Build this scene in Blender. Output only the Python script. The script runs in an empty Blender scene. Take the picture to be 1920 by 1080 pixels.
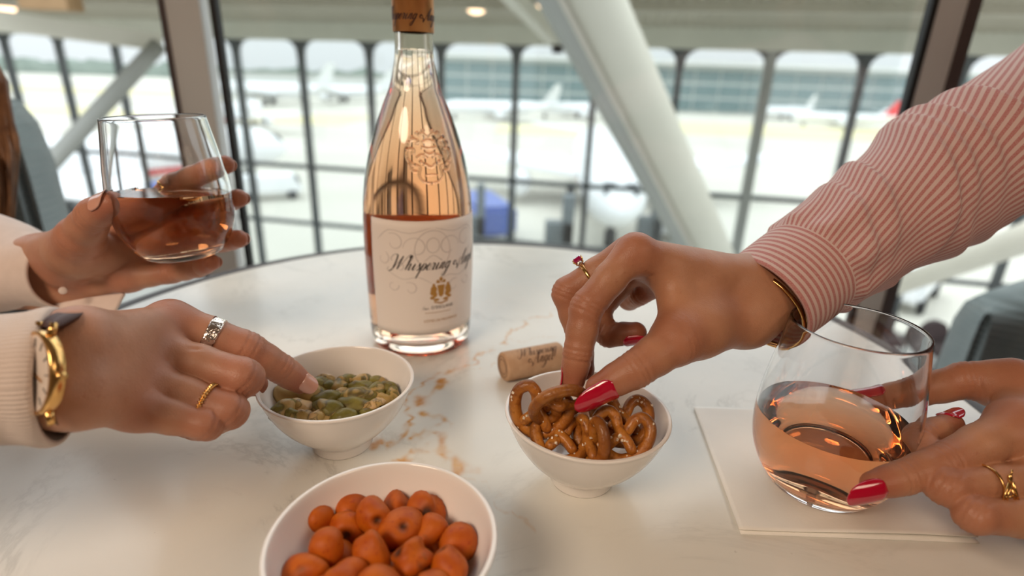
import bpy, bmesh, math, random
import numpy as np
from mathutils import Vector, Matrix, Euler
rnd = random.Random(7)
nrs = np.random.RandomState(7)
scene = bpy.context.scene
COL = scene.collection

# ------------------------------------------------------------------ camera
FPX = 1050.0                      # focal length in pixels of the 1920 px wide frame
PITCH, ROLL, EYE = math.radians(20.4), math.radians(2.0), 0.225   # eye height above the table top (z = 0)
cF = np.array([0, math.cos(PITCH), -math.sin(PITCH)])
_U = np.array([0, math.sin(PITCH), math.cos(PITCH)]); _R = np.array([1.0, 0, 0])
cR = math.cos(ROLL) * _R + math.sin(ROLL) * _U
cU = -math.sin(ROLL) * _R + math.cos(ROLL) * _U
EYEP = np.array([0, 0, EYE])
def ray(x, y): return cF + cR * (x - 960) / FPX + cU * (540 - y) / FPX
def at(x, y, d): return EYEP + ray(x, y) * d              # point seen at x, y at distance d
def onz(x, y, z=0.0):
    v = ray(x, y); return EYEP + v * ((z - EYE) / v[2])   # point on the level z
def ony(x, y, Y):
    v = ray(x, y); return EYEP + v * (Y / v[1])           # point on the vertical plane y = Y
cam_d = bpy.data.cameras.new('camera'); cam = bpy.data.objects.new('camera', cam_d); COL.objects.link(cam)
cam_d.sensor_width = 36.0; cam_d.lens = FPX / 1920 * 36.0
cam_d.clip_start = 0.02; cam_d.clip_end = 3000
cam_d.dof.use_dof = True; cam_d.dof.focus_distance = 0.315; cam_d.dof.aperture_fstop = 4.2
M = Matrix(((cR[0], cU[0], -cF[0], 0), (cR[1], cU[1], -cF[1], 0), (cR[2], cU[2], -cF[2], EYE), (0, 0, 0, 1)))
cam.matrix_world = M
scene.camera = cam

# ------------------------------------------------------------------ sky, lamps, exposure
world = bpy.data.worlds.new('overcast_sky'); scene.world = world; world.use_nodes = True
nt = world.node_tree; bg = nt.nodes['Background']
tc = nt.nodes.new('ShaderNodeTexCoord'); sx = nt.nodes.new('ShaderNodeSeparateXYZ')
nt.links.new(tc.outputs['Generated'], sx.inputs[0])
mr = nt.nodes.new('ShaderNodeMapRange'); mr.inputs[1].default_value = 0.0; mr.inputs[2].default_value = 1.0
mr.inputs[3].default_value = 1.0; mr.inputs[4].default_value = 3.0      # standard overcast sky: zenith three times the horizon
nt.links.new(sx.outputs[2], mr.inputs[0]); nt.links.new(mr.outputs[0], bg.inputs[1])
bg.inputs[0].default_value = (0.86, 0.91, 0.94, 1)
scene.view_settings.view_transform = 'Standard'; scene.view_settings.look = 'None'
scene.view_settings.gamma = 1.0; scene.view_settings.exposure = 0.15
scene.view_settings.use_curve_mapping = False
scene.cycles.max_bounces = 24; scene.cycles.transmission_bounces = 24; scene.cycles.transparent_max_bounces = 16

# ------------------------------------------------------------------ helpers
def link(o, parent=None):
    COL.objects.link(o)
    if parent is not None: o.parent = parent
    return o
def tag(o, label=None, cat=None, group=None, kind=None):
    if label: o['label'] = label
    if cat: o['category'] = cat
    if group: o['group'] = group
    if kind: o['kind'] = kind
    return o
def mesh_data(name, verts, faces, mat=None, smooth=True, uv=None, cols=None):
    me = bpy.data.meshes.new(name)
    me.from_pydata([tuple(map(float, v)) for v in verts], [], [tuple(map(int, f)) for f in faces])
    if smooth: me.polygons.foreach_set('use_smooth', [True] * len(me.polygons))
    if mat: me.materials.append(mat)
    if uv is not None:
        lay = me.uv_layers.new(name='UVMap'); uv = np.asarray(uv, dtype=np.float32)
        li = np.zeros(len(me.loops), dtype=np.int32); me.loops.foreach_get('vertex_index', li)
        lay.data.foreach_set('uv', uv[li].ravel())
    if cols is not None:
        a = me.attributes.new('tint', 'FLOAT', 'POINT'); a.data.foreach_set('value', np.asarray(cols, dtype=np.float32))
    me.update()
    return me
def mo(name, verts, faces, mat=None, parent=None, smooth=True, uv=None, cols=None):
    return link(bpy.data.objects.new(name, mesh_data(name, verts, faces, mat, smooth, uv, cols)), parent)
def empty(name, loc=(0, 0, 0), rot=(0, 0, 0)):
    o = bpy.data.objects.new(name, None); o.empty_display_size = 0.02; COL.objects.link(o)
    o.location = tuple(loc); o.rotation_euler = rot
    return o
def put(o, parent):
    """parent a mesh made in world coordinates under an (untransformed or placed) thing"""
    bpy.context.view_layer.update()
    o.parent = parent; o.matrix_parent_inverse = parent.matrix_world.inverted()
    return o
class MB:
    def __init__(s): s.v = []; s.f = []
    def add(s, v, f):
        n = len(s.v); s.v += [tuple(map(float, q)) for q in v]; s.f += [tuple(i + n for i in t) for t in f]; return s
    def box(s, c, d, M3=None):
        q = np.array([[x, y, z] for x in (-.5, .5) for y in (-.5, .5) for z in (-.5, .5)]) * np.array(d)
        if M3 is not None: q = q @ np.array(M3).T
        return s.add(q + np.array(c), [(0, 1, 3, 2), (4, 6, 7, 5), (0, 4, 5, 1), (2, 3, 7, 6), (0, 2, 6, 4), (1, 5, 7, 3)])
    def beam(s, a, b, w, h, up=(0, 0, 1)):
        a = np.array(a, float); b = np.array(b, float); d = b - a; L = np.linalg.norm(d); d /= L
        u = np.array(up, float); u -= d * (u @ d); u /= np.linalg.norm(u); r = np.cross(d, u)
        return s.box((a + b) / 2, (L, w, h), np.stack([d, r, u], 1))
    def tube(s, pts, rad, n=12, caps=True, closed=False):
        v, f = tube_geo(pts, rad, n, caps, closed); return s.add(v, f)
    def build(s, name, mat, parent=None, smooth=False): return mo(name, s.v, s.f, mat, parent, smooth)
def frames(pts, closed=False):
    P = np.array(pts, float); n = len(P)
    T = (np.roll(P, -1, 0) - np.roll(P, 1, 0)) if closed else np.gradient(P, axis=0)
    T /= np.linalg.norm(T, axis=1)[:, None] + 1e-12
    u = np.cross(T[0], [0, 0, 1.0])
    if np.linalg.norm(u) < 1e-3: u = np.cross(T[0], [0, 1.0, 0])
    u /= np.linalg.norm(u); Us = [u]
    for i in range(1, n):
        u = Us[-1] - T[i] * (Us[-1] @ T[i]); u /= np.linalg.norm(u) + 1e-12; Us.append(u)
    Us = np.array(Us); return P, T, Us, np.cross(T, Us)
def tube_geo(pts, rad, n=12, caps=True, closed=False):
    P, T, A, B = frames(pts, closed); m = len(P); r = np.broadcast_to(np.asarray(rad, float), (m,))
    a = np.linspace(0, 2 * np.pi, n, endpoint=False)
    v = (P[:, None] + r[:, None, None] * (np.cos(a)[None, :, None] * A[:, None] + np.sin(a)[None, :, None] * B[:, None])).reshape(-1, 3)
    f = []
    for i in range(m if closed else m - 1):
        for j in range(n):
            i2 = (i + 1) % m; f.append((i * n + j, i * n + (j + 1) % n, i2 * n + (j + 1) % n, i2 * n + j))
    if caps and not closed: f += [tuple(range(n))[::-1], tuple((m - 1) * n + j for j in range(n))]
    return v, f
def lathe(prof, n=64, close=False):
    """profile of (r, z); r = 0 ends become poles"""
    v = []; f = []; idx = []
    for r, z in prof:
        if r < 1e-6: idx.append([len(v)]); v.append((0, 0, z))
        else:
            idx.append(list(range(len(v), len(v) + n)))
            v += [(r * math.cos(2 * math.pi * j / n), r * math.sin(2 * math.pi * j / n), z) for j in range(n)]
    prs = list(zip(idx[:-1], idx[1:])) + ([(idx[-1], idx[0])] if close else [])
    for a, b in prs:
        for j in range(n):
            k = (j + 1) % n
            if len(a) == 1 and len(b) == 1: continue
            if len(a) == 1: f.append((a[0], b[k], b[j]))
            elif len(b) == 1: f.append((a[j], a[k], b[0]))
            else: f.append((a[j], a[k], b[k], b[j]))
    return v, f
def spline(pts, n=8, closed=False):
    """Catmull-Rom through pts"""
    P = np.array(pts, float); m = len(P); out = []
    for i in range(m if closed else m - 1):
        p0 = P[(i - 1) % m] if (closed or i) else 2 * P[0] - P[1]
        p1, p2 = P[i], P[(i + 1) % m]
        p3 = P[(i + 2) % m] if (closed or i + 2 < m) else 2 * P[-1] - P[-2]
        for t in np.arange(n) / n:
            out.append(.5 * (2 * p1 + (p2 - p0) * t + (2 * p0 - 5 * p1 + 4 * p2 - p3) * t * t + (3 * p1 - p0 - 3 * p2 + p3) * t ** 3))
    if not closed: out.append(P[-1])
    return np.array(out)
def smooth_prof(prof, n=6): return [tuple(q) for q in spline(prof, n)]
def norm(v): v = np.asarray(v, float); return v / (np.linalg.norm(v) + 1e-12)

# ------------------------------------------------------------------ materials
MAT = {}
def mat(name, color=(.8, .8, .8), rough=.5, metal=0.0, trans=0.0, ior=1.45, spec=.5, coat=0.0, sss=0.0, sss_r=(.01, .004, .002), emit=None, es=0.0):
    m = bpy.data.materials.new(name); m.use_nodes = True; b = m.node_tree.nodes['Principled BSDF']
    b.inputs['Base Color'].default_value = (*color, 1); b.inputs['Roughness'].default_value = rough
    b.inputs['Metallic'].default_value = metal; b.inputs['Transmission Weight'].default_value = trans; b.inputs['IOR'].default_value = ior
    b.inputs['Specular IOR Level'].default_value = spec; b.inputs['Coat Weight'].default_value = coat
    if sss: b.inputs['Subsurface Weight'].default_value = sss; b.inputs['Subsurface Radius'].default_value = sss_r; b.inputs['Subsurface Scale'].default_value = 1.0
    if emit: b.inputs['Emission Color'].default_value = (*emit, 1); b.inputs['Emission Strength'].default_value = es
    MAT[name] = m; return m
class N:
    """short hand for node graphs"""
    def __init__(s, m): s.t = m.node_tree; s.b = s.t.nodes['Principled BSDF']
    def n(s, typ, **kw):
        x = s.t.nodes.new(typ)
        for k, v in kw.items():
            if k.startswith('i_'):
                k = k[2:]; x.inputs[int(k) if k.isdigit() else k].default_value = v
            else: setattr(x, k, v)
        return x
    def l(s, a, b): s.t.links.new(a, b)
    def coord(s, which='Object', scale=(1, 1, 1)):
        c = s.n('ShaderNodeTexCoord'); m = s.n('ShaderNodeMapping'); m.inputs['Scale'].default_value = scale
        s.l(c.outputs[which], m.inputs[0]); return m.outputs[0]
    def noise(s, vec, scale, detail=4, rough=.5, dist=0.0):
        x = s.n('ShaderNodeTexNoise'); x.inputs['Scale'].default_value = scale; x.inputs['Detail'].default_value = detail
        x.inputs['Roughness'].default_value = rough; x.inputs['Distortion'].default_value = dist; s.l(vec, x.inputs['Vector']); return x.outputs[0]
    def ramp(s, fac, stops):
        x = s.n('ShaderNodeValToRGB'); e = x.color_ramp.elements
        while len(e) < len(stops): e.new(.5)
        for q, (p, c) in zip(e, stops): q.position = p; q.color = (*c, 1)
        s.l(fac, x.inputs[0]); return x.outputs[0]
    def mix(s, fac, a, b, typ='MIX'):
        x = s.n('ShaderNodeMix', data_type='RGBA', blend_type=typ)
        for sock, val in ((x.inputs[0], fac), (x.inputs[6], a), (x.inputs[7], b)):
            if hasattr(val, 'is_linked') or isinstance(val, bpy.types.NodeSocket): s.l(val, sock)
            elif isinstance(val, (int, float)): sock.default_value = val
            else: sock.default_value = (*val, 1)
        return x.outputs[2]
    def math(s, op, a, b=0.0, clamp=False):
        x = s.n('ShaderNodeMath', operation=op, use_clamp=clamp)
        for sock, val in ((x.inputs[0], a), (x.inputs[1], b)):
            if isinstance(val, bpy.types.NodeSocket): s.l(val, sock)
            else: sock.default_value = val
        return x.outputs[0]
    def attr(s, name): return s.n('ShaderNodeAttribute', attribute_name=name)
    def bump(s, h, strength=.3, dist=.001, chain=None):
        x = s.n('ShaderNodeBump'); x.inputs['Strength'].default_value = strength; x.inputs['Distance'].default_value = dist
        s.l(h, x.inputs['Height'])
        if chain: s.l(chain, x.inputs['Normal'])
        s.l(x.outputs[0], s.b.inputs['Normal']); return x.outputs[0]
    def color(s, c): s.l(c, s.b.inputs['Base Color'])
def srgb(r, g, b):
    return tuple(((c / 255 / 12.92) if c <= 10 else ((c / 255 + .055) / 1.055) ** 2.4) for c in (r, g, b))
def noisy(name, c1, c2, scale=30, rough=.5, bump=0.0, bscale=None, dist=.001, detail=5, **kw):
    m = mat(name, c1, rough, **kw); n = N(m); v = n.coord('Object')
    n.color(n.ramp(n.noise(v, scale, detail), [(.3, c1), (.7, c2)]))
    if bump: n.bump(n.noise(v, bscale or scale * 4, 3), bump, dist)
    return m
def pane_material(name, tint=(1, 1, 1), refl=.06):
    m = bpy.data.materials.new(name); m.use_nodes = True; t = m.node_tree; t.nodes.clear()
    o = t.nodes.new('ShaderNodeOutputMaterial'); mx = t.nodes.new('ShaderNodeMixShader'); tr = t.nodes.new('ShaderNodeBsdfTransparent'); gl = t.nodes.new('ShaderNodeBsdfGlossy')
    tr.inputs[0].default_value = (*tint, 1); gl.inputs['Roughness'].default_value = .02; mx.inputs[0].default_value = refl
    t.links.new(tr.outputs[0], mx.inputs[1]); t.links.new(gl.outputs[0], mx.inputs[2]); t.links.new(mx.outputs[0], o.inputs[0]); MAT[name] = m; return m
# ================================================================== THE SETTING
noisy('plaster', srgb(205, 200, 188), srgb(214, 208, 196), 6, .8); noisy('walnut', srgb(150, 124, 104), srgb(166, 138, 116), 5, .6)
noisy('floor_tile', srgb(120, 112, 104), srgb(132, 124, 116), 3, .45)
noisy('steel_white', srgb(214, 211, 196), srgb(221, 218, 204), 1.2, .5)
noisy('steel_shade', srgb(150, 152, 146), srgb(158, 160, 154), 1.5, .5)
noisy('post_grey', srgb(206, 205, 202), srgb(212, 211, 208), 2, .4)
noisy('post_brown', srgb(78, 66, 64), srgb(86, 74, 72), 2, .45)
mat('gasket', (.012, .012, .013), .5)
noisy('mullion_dark', srgb(78, 82, 82), srgb(92, 96, 96), 2, .45)
noisy('soffit', srgb(176, 170, 152), srgb(186, 180, 162), 2, .6)
noisy('fascia', srgb(204, 204, 188), srgb(212, 212, 196), 2, .6)
noisy('concrete_apron', srgb(190, 187, 176), srgb(206, 203, 192), .05, .9)
noisy('dry_grass', srgb(208, 200, 158), srgb(220, 212, 172), .06, .95)
pane_material('pane', (.97, .985, .98), .05)
def struct(o): o['kind'] = 'structure'; return o
FLOOR = -0.74
b = MB().box((0, -0.9, FLOOR - .05), (9, 5.0, .1)); struct(b.build('floor', MAT['floor_tile']))
b = MB().box((0, -1.2, 1.5), (9, 4.6, .1)); struct(b.build('ceiling', MAT['walnut']))
b = MB().box((0, -3.45, .35), (9, .1, 2.3)); struct(b.build('wall_back', MAT['walnut']))
b = MB().box((-4.45, -1.2, .35), (.1, 4.6, 2.3)); struct(b.build('wall_left', MAT['walnut']))
b = MB().box((4.45, -1.2, .35), (.1, 4.6, 2.3)); struct(b.build('wall_right', MAT['walnut']))

# glazed screen just behind the table: grey posts with brown outer faces and black gaskets
SCR = 1.08
def screen_post(px_top, px_bot, s, wg, wb, gap):
    a = ony(*px_top, SCR); c = ony(*px_bot, SCR); x = (a[0] + c[0]) / 2
    e = struct(empty('window_1' if s > 0 else 'window_2', (x, SCR, FLOOR)))
    H = 2.2
    MB().box((0, 0, H / 2), (wg, .03, H)).build('post', MAT['post_grey'], e)
    MB().box((-s * (wg / 2 + wb / 2), 0, H / 2), (wb, .036, H)).build('outer_trim', MAT['post_brown'], e)
    MB().box((s * (wg / 2 + gap), -.010, H / 2), (.011, .016, H)).build('gasket', MAT['gasket'], e)
    return x
xl = screen_post((346, 0), (424, 480), 1, .060, .010, .024)
xr = screen_post((1781, 0), (1622, 560), -1, .050, .022, .006)
g = MB().box(((xl + xr) / 2, SCR + .012, .36), (xr - xl - .1, .012, 2.2)).build('window_3', MAT['pane']); struct(g)

# far curtain wall of the hall
SP = 1.75
# mullion k is seen (at its head) at u = (98.01 k + 9.04) / (1 - .0227 k): solve the wall line from two of them
def uk(k): return (98.01 * k + 9.04) / (1 - .0227 * k)
def wall_line():
    # X = t * a(k), Y = t: unit ray directions in plan; |P(k)-P(j)| = SP |k-j| and the middle one on the line
    r0, r1, r2 = [ray(uk(k), 85) for k in (1, 6.5, 12)]
    r0, r1, r2 = [np.array([r[0] / r[1], 1.0]) for r in (r0, r1, r2)]
    # P0 = a r0, P1 = b r1, P2 = c r2 with P1 = (P0+P2)/2
    A = np.array([[r0[0], r2[0]], [1, 1]]); s = np.linalg.solve(A, 2 * r1)   # for b = 1
    P0 = s[0] * r0; P2 = s[1] * r2; k = SP * 11 / np.linalg.norm(P2 - P0)
    return P0 * k, P2 * k
W0, W2 = wall_line(); WD = (W2 - W0) / 11; wdir = norm(np.append(WD, 0)); wn = np.array([-wdir[1], wdir[0], 0])
def wallpt(k, z, off=0.0): q = W0 + WD * (k - 1); return np.array([q[0], q[1], z]) + wn * off
v = ray(832, 82); D_mid = np.linalg.norm(wallpt(7, 0)[:2]);
ZT = EYE + D_mid * v[2] / math.hypot(v[0], v[1])
v = ray(972, 340); ZM = EYE + np.linalg.norm(wallpt(8, 0)[:2]) * v[2] / math.hypot(v[0], v[1])
ZB = -5.0
cw = struct(empty('window_4', wallpt(7, ZB)))
def inwall(o): return put(o, cw)
K0, K1 = -6, 20
for k in range(K0, K1 + 1):
    m = MB(); wide = .21 if k == 11 else .13
    m.beam(wallpt(k, ZB), wallpt(k, ZT), .16, wide, up=wdir)
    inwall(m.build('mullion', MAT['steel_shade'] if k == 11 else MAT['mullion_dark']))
    for s in (-1, 1):                                     # curved haunch under the head
        pr = [(0, 0), (.34 * s, 0), (.2 * s, -.06), (.11 * s, -.17), (.07 * s, -.42), (0, -.5)]
        vs = [wallpt(k, ZT + z, o) + wdir * x for o in (-.05, .05) for x, z in pr]; n_ = len(pr)
        fs = [tuple(range(n_)), tuple(range(2 * n_ - 1, n_ - 1, -1))] + [(i, i + n_, (i + 1) % n_ + n_, (i + 1) % n_) for i in range(n_)]
        inwall(mo('haunch', vs, fs, MAT['mullion_dark'], smooth=False))
for z, t in ((ZM, .1), ((ZM + ZB) / 2, .09), (ZB, .2)):
    inwall(MB().beam(wallpt(K0, z, .0), wallpt(K1, z, .0), .12, t).build('transom', MAT['mullion_dark']))
for k in range(K0, K1):
    for za, zb in ((ZB, ZM), (ZM, ZT)):
        m = MB().beam(wallpt(k, (za + zb) / 2, .03), wallpt(k + 1, (za + zb) / 2, .03), .016, zb - za); inwall(m.build('pane', MAT['pane']))
# roof edge above it: fascia, corrugated soffit, then unseen gap left for sky light
fz = .42
inw = lambda off, k, z: wallpt(k, z, off)
struct(MB().beam(wallpt(K0, ZT + fz / 2 + .02, -.1), wallpt(K1, ZT + fz / 2 + .02, -.1), .3, fz + .04).build('trim_1', MAT['fascia']))
sof = struct(empty('trim_2', wallpt(7, ZT + fz)))
nrib = 260; vs = []; fs = []
for i in range(nrib * 2 + 1):
    k = K0 + (K1 - K0) * i / (nrib * 2); z = ZT + fz + (.07 if i % 2 else 0.0)
    vs += [wallpt(k, z - .05, -.05), wallpt(k, z + .1, -6.6)]
    if i: fs.append((2 * i - 2, 2 * i, 2 * i + 1, 2 * i - 1))
put(mo('corrugated_sheet', vs, fs, MAT['soffit'], smooth=False), sof)
for off in (-3.3, -6.5):
    put(MB().beam(wallpt(K0, ZT + fz + .02, off), wallpt(K1, ZT + fz + .02, off), .22, .2).build('purlin', MAT['soffit']), sof)
put(MB().beam(wallpt(K0, ZT + fz + .22, -3.4), wallpt(K1, ZT + fz + .22, -3.4), 6.6, .08).build('deck', MAT['soffit']), sof)
# down lights in the soffit
mat('lamp_glow', (1, .8, .6), .5, emit=(1.0, .66, .40), es=3.0); mat('lamp_rim', srgb(150, 140, 125), .4)
ZS = ZT + fz
for i, (x, y) in enumerate([(893, 12), (997, 11), (12, 14)]):
    q = onz(x, y, ZS - .02); e = empty('downlight', q)
    vv, ff = lathe([(.15, .12), (.19, .12), (.19, 0), (.15, 0), (.15, .12)], 28); mo('rim', vv, ff, MAT['lamp_rim'], e)
    vv, ff = lathe([(0, -.12), (.07, -.112), (.125, -.085), (.155, -.04), (.165, 0.0), (.15, .05), (0, .06)], 28); mo('lens', vv, ff, MAT['lamp_glow'], e)
    tag(e, ['round warm downlight in the ceiling just right of the bottle neck', 'round warm downlight beside the large diagonal column', 'round warm downlight at the far left corner of the ceiling'][i], 'downlight', 'downlights in the soffit')
# raking tubes and beams of the hall
def strut(name, a, b, r0, r1, label, cat, m='steel_white', extra=None):
    e = empty(name, b); P_ = [np.array(a) + (np.array(b) - np.array(a)) * t for t in np.linspace(0, 1, 8)]
    mb = MB().tube(P_, np.linspace(r0, r1, 8), 40); o = mo('tube', mb.v, mb.f, MAT[m], None, True); put(o, e)
    tag(e, label, cat); return e
a_, b_ = at(1115, 0, 3.9), at(1337, 470, 6.4)
cl = strut('raking_column', a_ + (a_ - b_) * .3, b_ + (b_ - a_) * .25,   .2, .2, 'thick white steel column leaning across the hall beyond the table', 'column')
dd = norm(b_ - a_); sd = norm(np.cross(dd, cF)); sd = sd if sd @ cR < 0 else -sd
m = MB(); off = sd * .235; m.beam(a_ + (a_ - b_) * .3 + off, b_ + (b_ - a_) * .25 + off, .05, .07, up=cF); put(m.build('side_rail', MAT['plaster']), cl)
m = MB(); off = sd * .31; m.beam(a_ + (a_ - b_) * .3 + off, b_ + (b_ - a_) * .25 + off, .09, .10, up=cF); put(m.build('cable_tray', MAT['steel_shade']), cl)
strut('raking_column', at(1640, 552, 7.0), at(2020, 410, 3.2), .1, .1, 'slim white steel tube running low behind the pink sleeve', 'column')
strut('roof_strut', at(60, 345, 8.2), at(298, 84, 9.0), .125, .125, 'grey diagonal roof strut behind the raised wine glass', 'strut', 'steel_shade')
e = empty('roof_beam', at(150, 50, 8.0)); put(MB().beam(at(-160, 16, 7.2), at(300, 80, 9.4), .22, .26).build('beam', MAT['steel_white']), e); tag(e, 'white roof beam meeting the diagonal strut at upper left', 'beam')
e = empty('roof_beam', at(980, 40, 8.0)); put(MB().beam(at(912, -60, 6.0), at(1050, 84, 9.2), .17, .2).build('beam', MAT['steel_white']), e); tag(e, 'white roof beam ending against the thick leaning column', 'beam')
e = empty('roof_panel', at(95, 5, 7.0)); put(MB().box(at(95, 2, 7.2), (.62, .3, .22)).build('panel', noisy('timber_panel', srgb(150, 120, 84), srgb(166, 134, 96), 4, .6)), e); tag(e, 'small tan timber panel over the upper left beam', 'panel')
e = empty('cctv_camera', at(1045, 92, 8.9)); put(MB().box(at(1045, 92, 8.9), (.16, .2, .12)).build('housing', MAT['gasket']), e); put(MB().tube([at(1045, 88, 8.9), at(1045, 78, 8.9)], .02).build('bracket', MAT['gasket']), e)
tag(e, 'small black camera under the white roof beam', 'camera')

# ------------------------------------------------------------------ outdoors
GZ = EYE - 9.0
struct(MB().box((0, 420, GZ - .5), (1600, 800, 1.0)).build('ground', MAT['concrete_apron']))
def gpt(x, y, z=GZ): return onz(x, y, z)
def strip(y0, y1, x0, x1, label):
    xm = (max(x0, 0) + min(x1, 1920)) / 2; Ya, Yb = gpt(xm, y1)[1], gpt(xm, y0)[1]; xa = gpt(xm, y1)[0] * 0 + (x0 - 960) / FPX * Ya; xb = (x1 - 960) / FPX * Ya
    o = MB().box(((xa + xb) / 2, (Ya + Yb) / 2, GZ + .05), (xb - xa, Yb - Ya, .1)).build('grass_strip', MAT['dry_grass'])
    tag(o, label, 'grass', kind='stuff')
strip(240, 262, 1250, 2300, 'pale yellow grass strip on the apron right of the column')
strip(236, 252, 920, 1120, 'pale yellow grass strip between the bottle and the column')
strip(205, 224, -500, 640, 'pale yellow grass strip across the airfield at left')
strip(166, 178, -700, 420, 'far thin grass strip below the distant tree line at left')
# distant tree line
noisy('far_trees', srgb(118, 132, 122), srgb(140, 152, 142), .05, .95)
def tree_belt(x0, x1, Y, h):
    vs = []; fs = []; n = 90
    for i in range(n + 1):
        x = x0 + (x1 - x0) * i / n; hh = h * (.6 + .5 * math.sin(i * .7) ** 2 * rnd.random() + .2 * rnd.random())
        vs += [(x, Y, GZ), (x, Y, GZ + hh), (x, Y + 16, GZ + hh * .95), (x, Y + 16, GZ)]
        if i: a = 4 * i; fs += [(a - 4, a, a + 1, a - 3), (a - 3, a + 1, a + 2, a - 2), (a - 2, a + 2, a + 3, a - 1)]
    o = mo('tree_belt', vs, fs, MAT['far_trees']); tag(o, 'hazy grey-green belt of trees on the far left horizon', 'trees', kind='stuff')
tree_belt(-760, -60, 560, 15)
# long terminal across the apron
noisy('terminal_wall', srgb(196, 204, 202), srgb(206, 212, 210), .1, .7); noisy('terminal_glass', srgb(116, 138, 140), srgb(134, 154, 156), .08, .25); mat('terminal_band', srgb(222, 224, 222), .6)
TY = 215.0; tx0 = ony(828, 160, TY)[0]; tx1 = ony(2250, 200, TY)[0]; th = ony(1300, 122, TY)[2] - GZ
tb = empty('terminal_building', ((tx0 + tx1) / 2, TY, GZ))
put(MB().box(((tx0 + tx1) / 2, TY + 11, GZ + th / 2), (tx1 - tx0, 20, th)).build('wall', MAT['terminal_wall']), tb)
put(MB().box(((tx0 + tx1) / 2, TY + 10, GZ + th + .7), (tx1 - tx0 + 4, 26, 1.4)).build('roof', MAT['terminal_band']), tb)
nb = 30; bw = (tx1 - tx0) / nb; pan = MB().box((0, 0, 0), (bw * .92, .5, th * .24)); pm = None
for j, zz in enumerate((.16, .47, .78)):
    for i in range(nb):
        if pm is None: o = pan.build('window', MAT['terminal_glass']); pm = o.data
        else: o = link(bpy.data.objects.new('window', pm))
        o.location = (tx0 + bw * (i + .5), TY + .8, GZ + th * zz); put(o, tb)
tag(tb, 'long pale terminal building with teal glazing across the apron', 'building')
e = empty('hangar', (ony(640, 150, 420)[0], 420, GZ)); put(MB().box((ony(640, 150, 420)[0], 430, GZ + 4), (190, 20, 8)).build('wall', MAT['terminal_band']), e); put(MB().box((ony(640, 150, 420)[0], 430, GZ + 8.6), (196, 24, 1.2)).build('roof', MAT['far_trees']), e)
tag(e, 'low pale hangar on the horizon left of the bottle', 'building')
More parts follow.
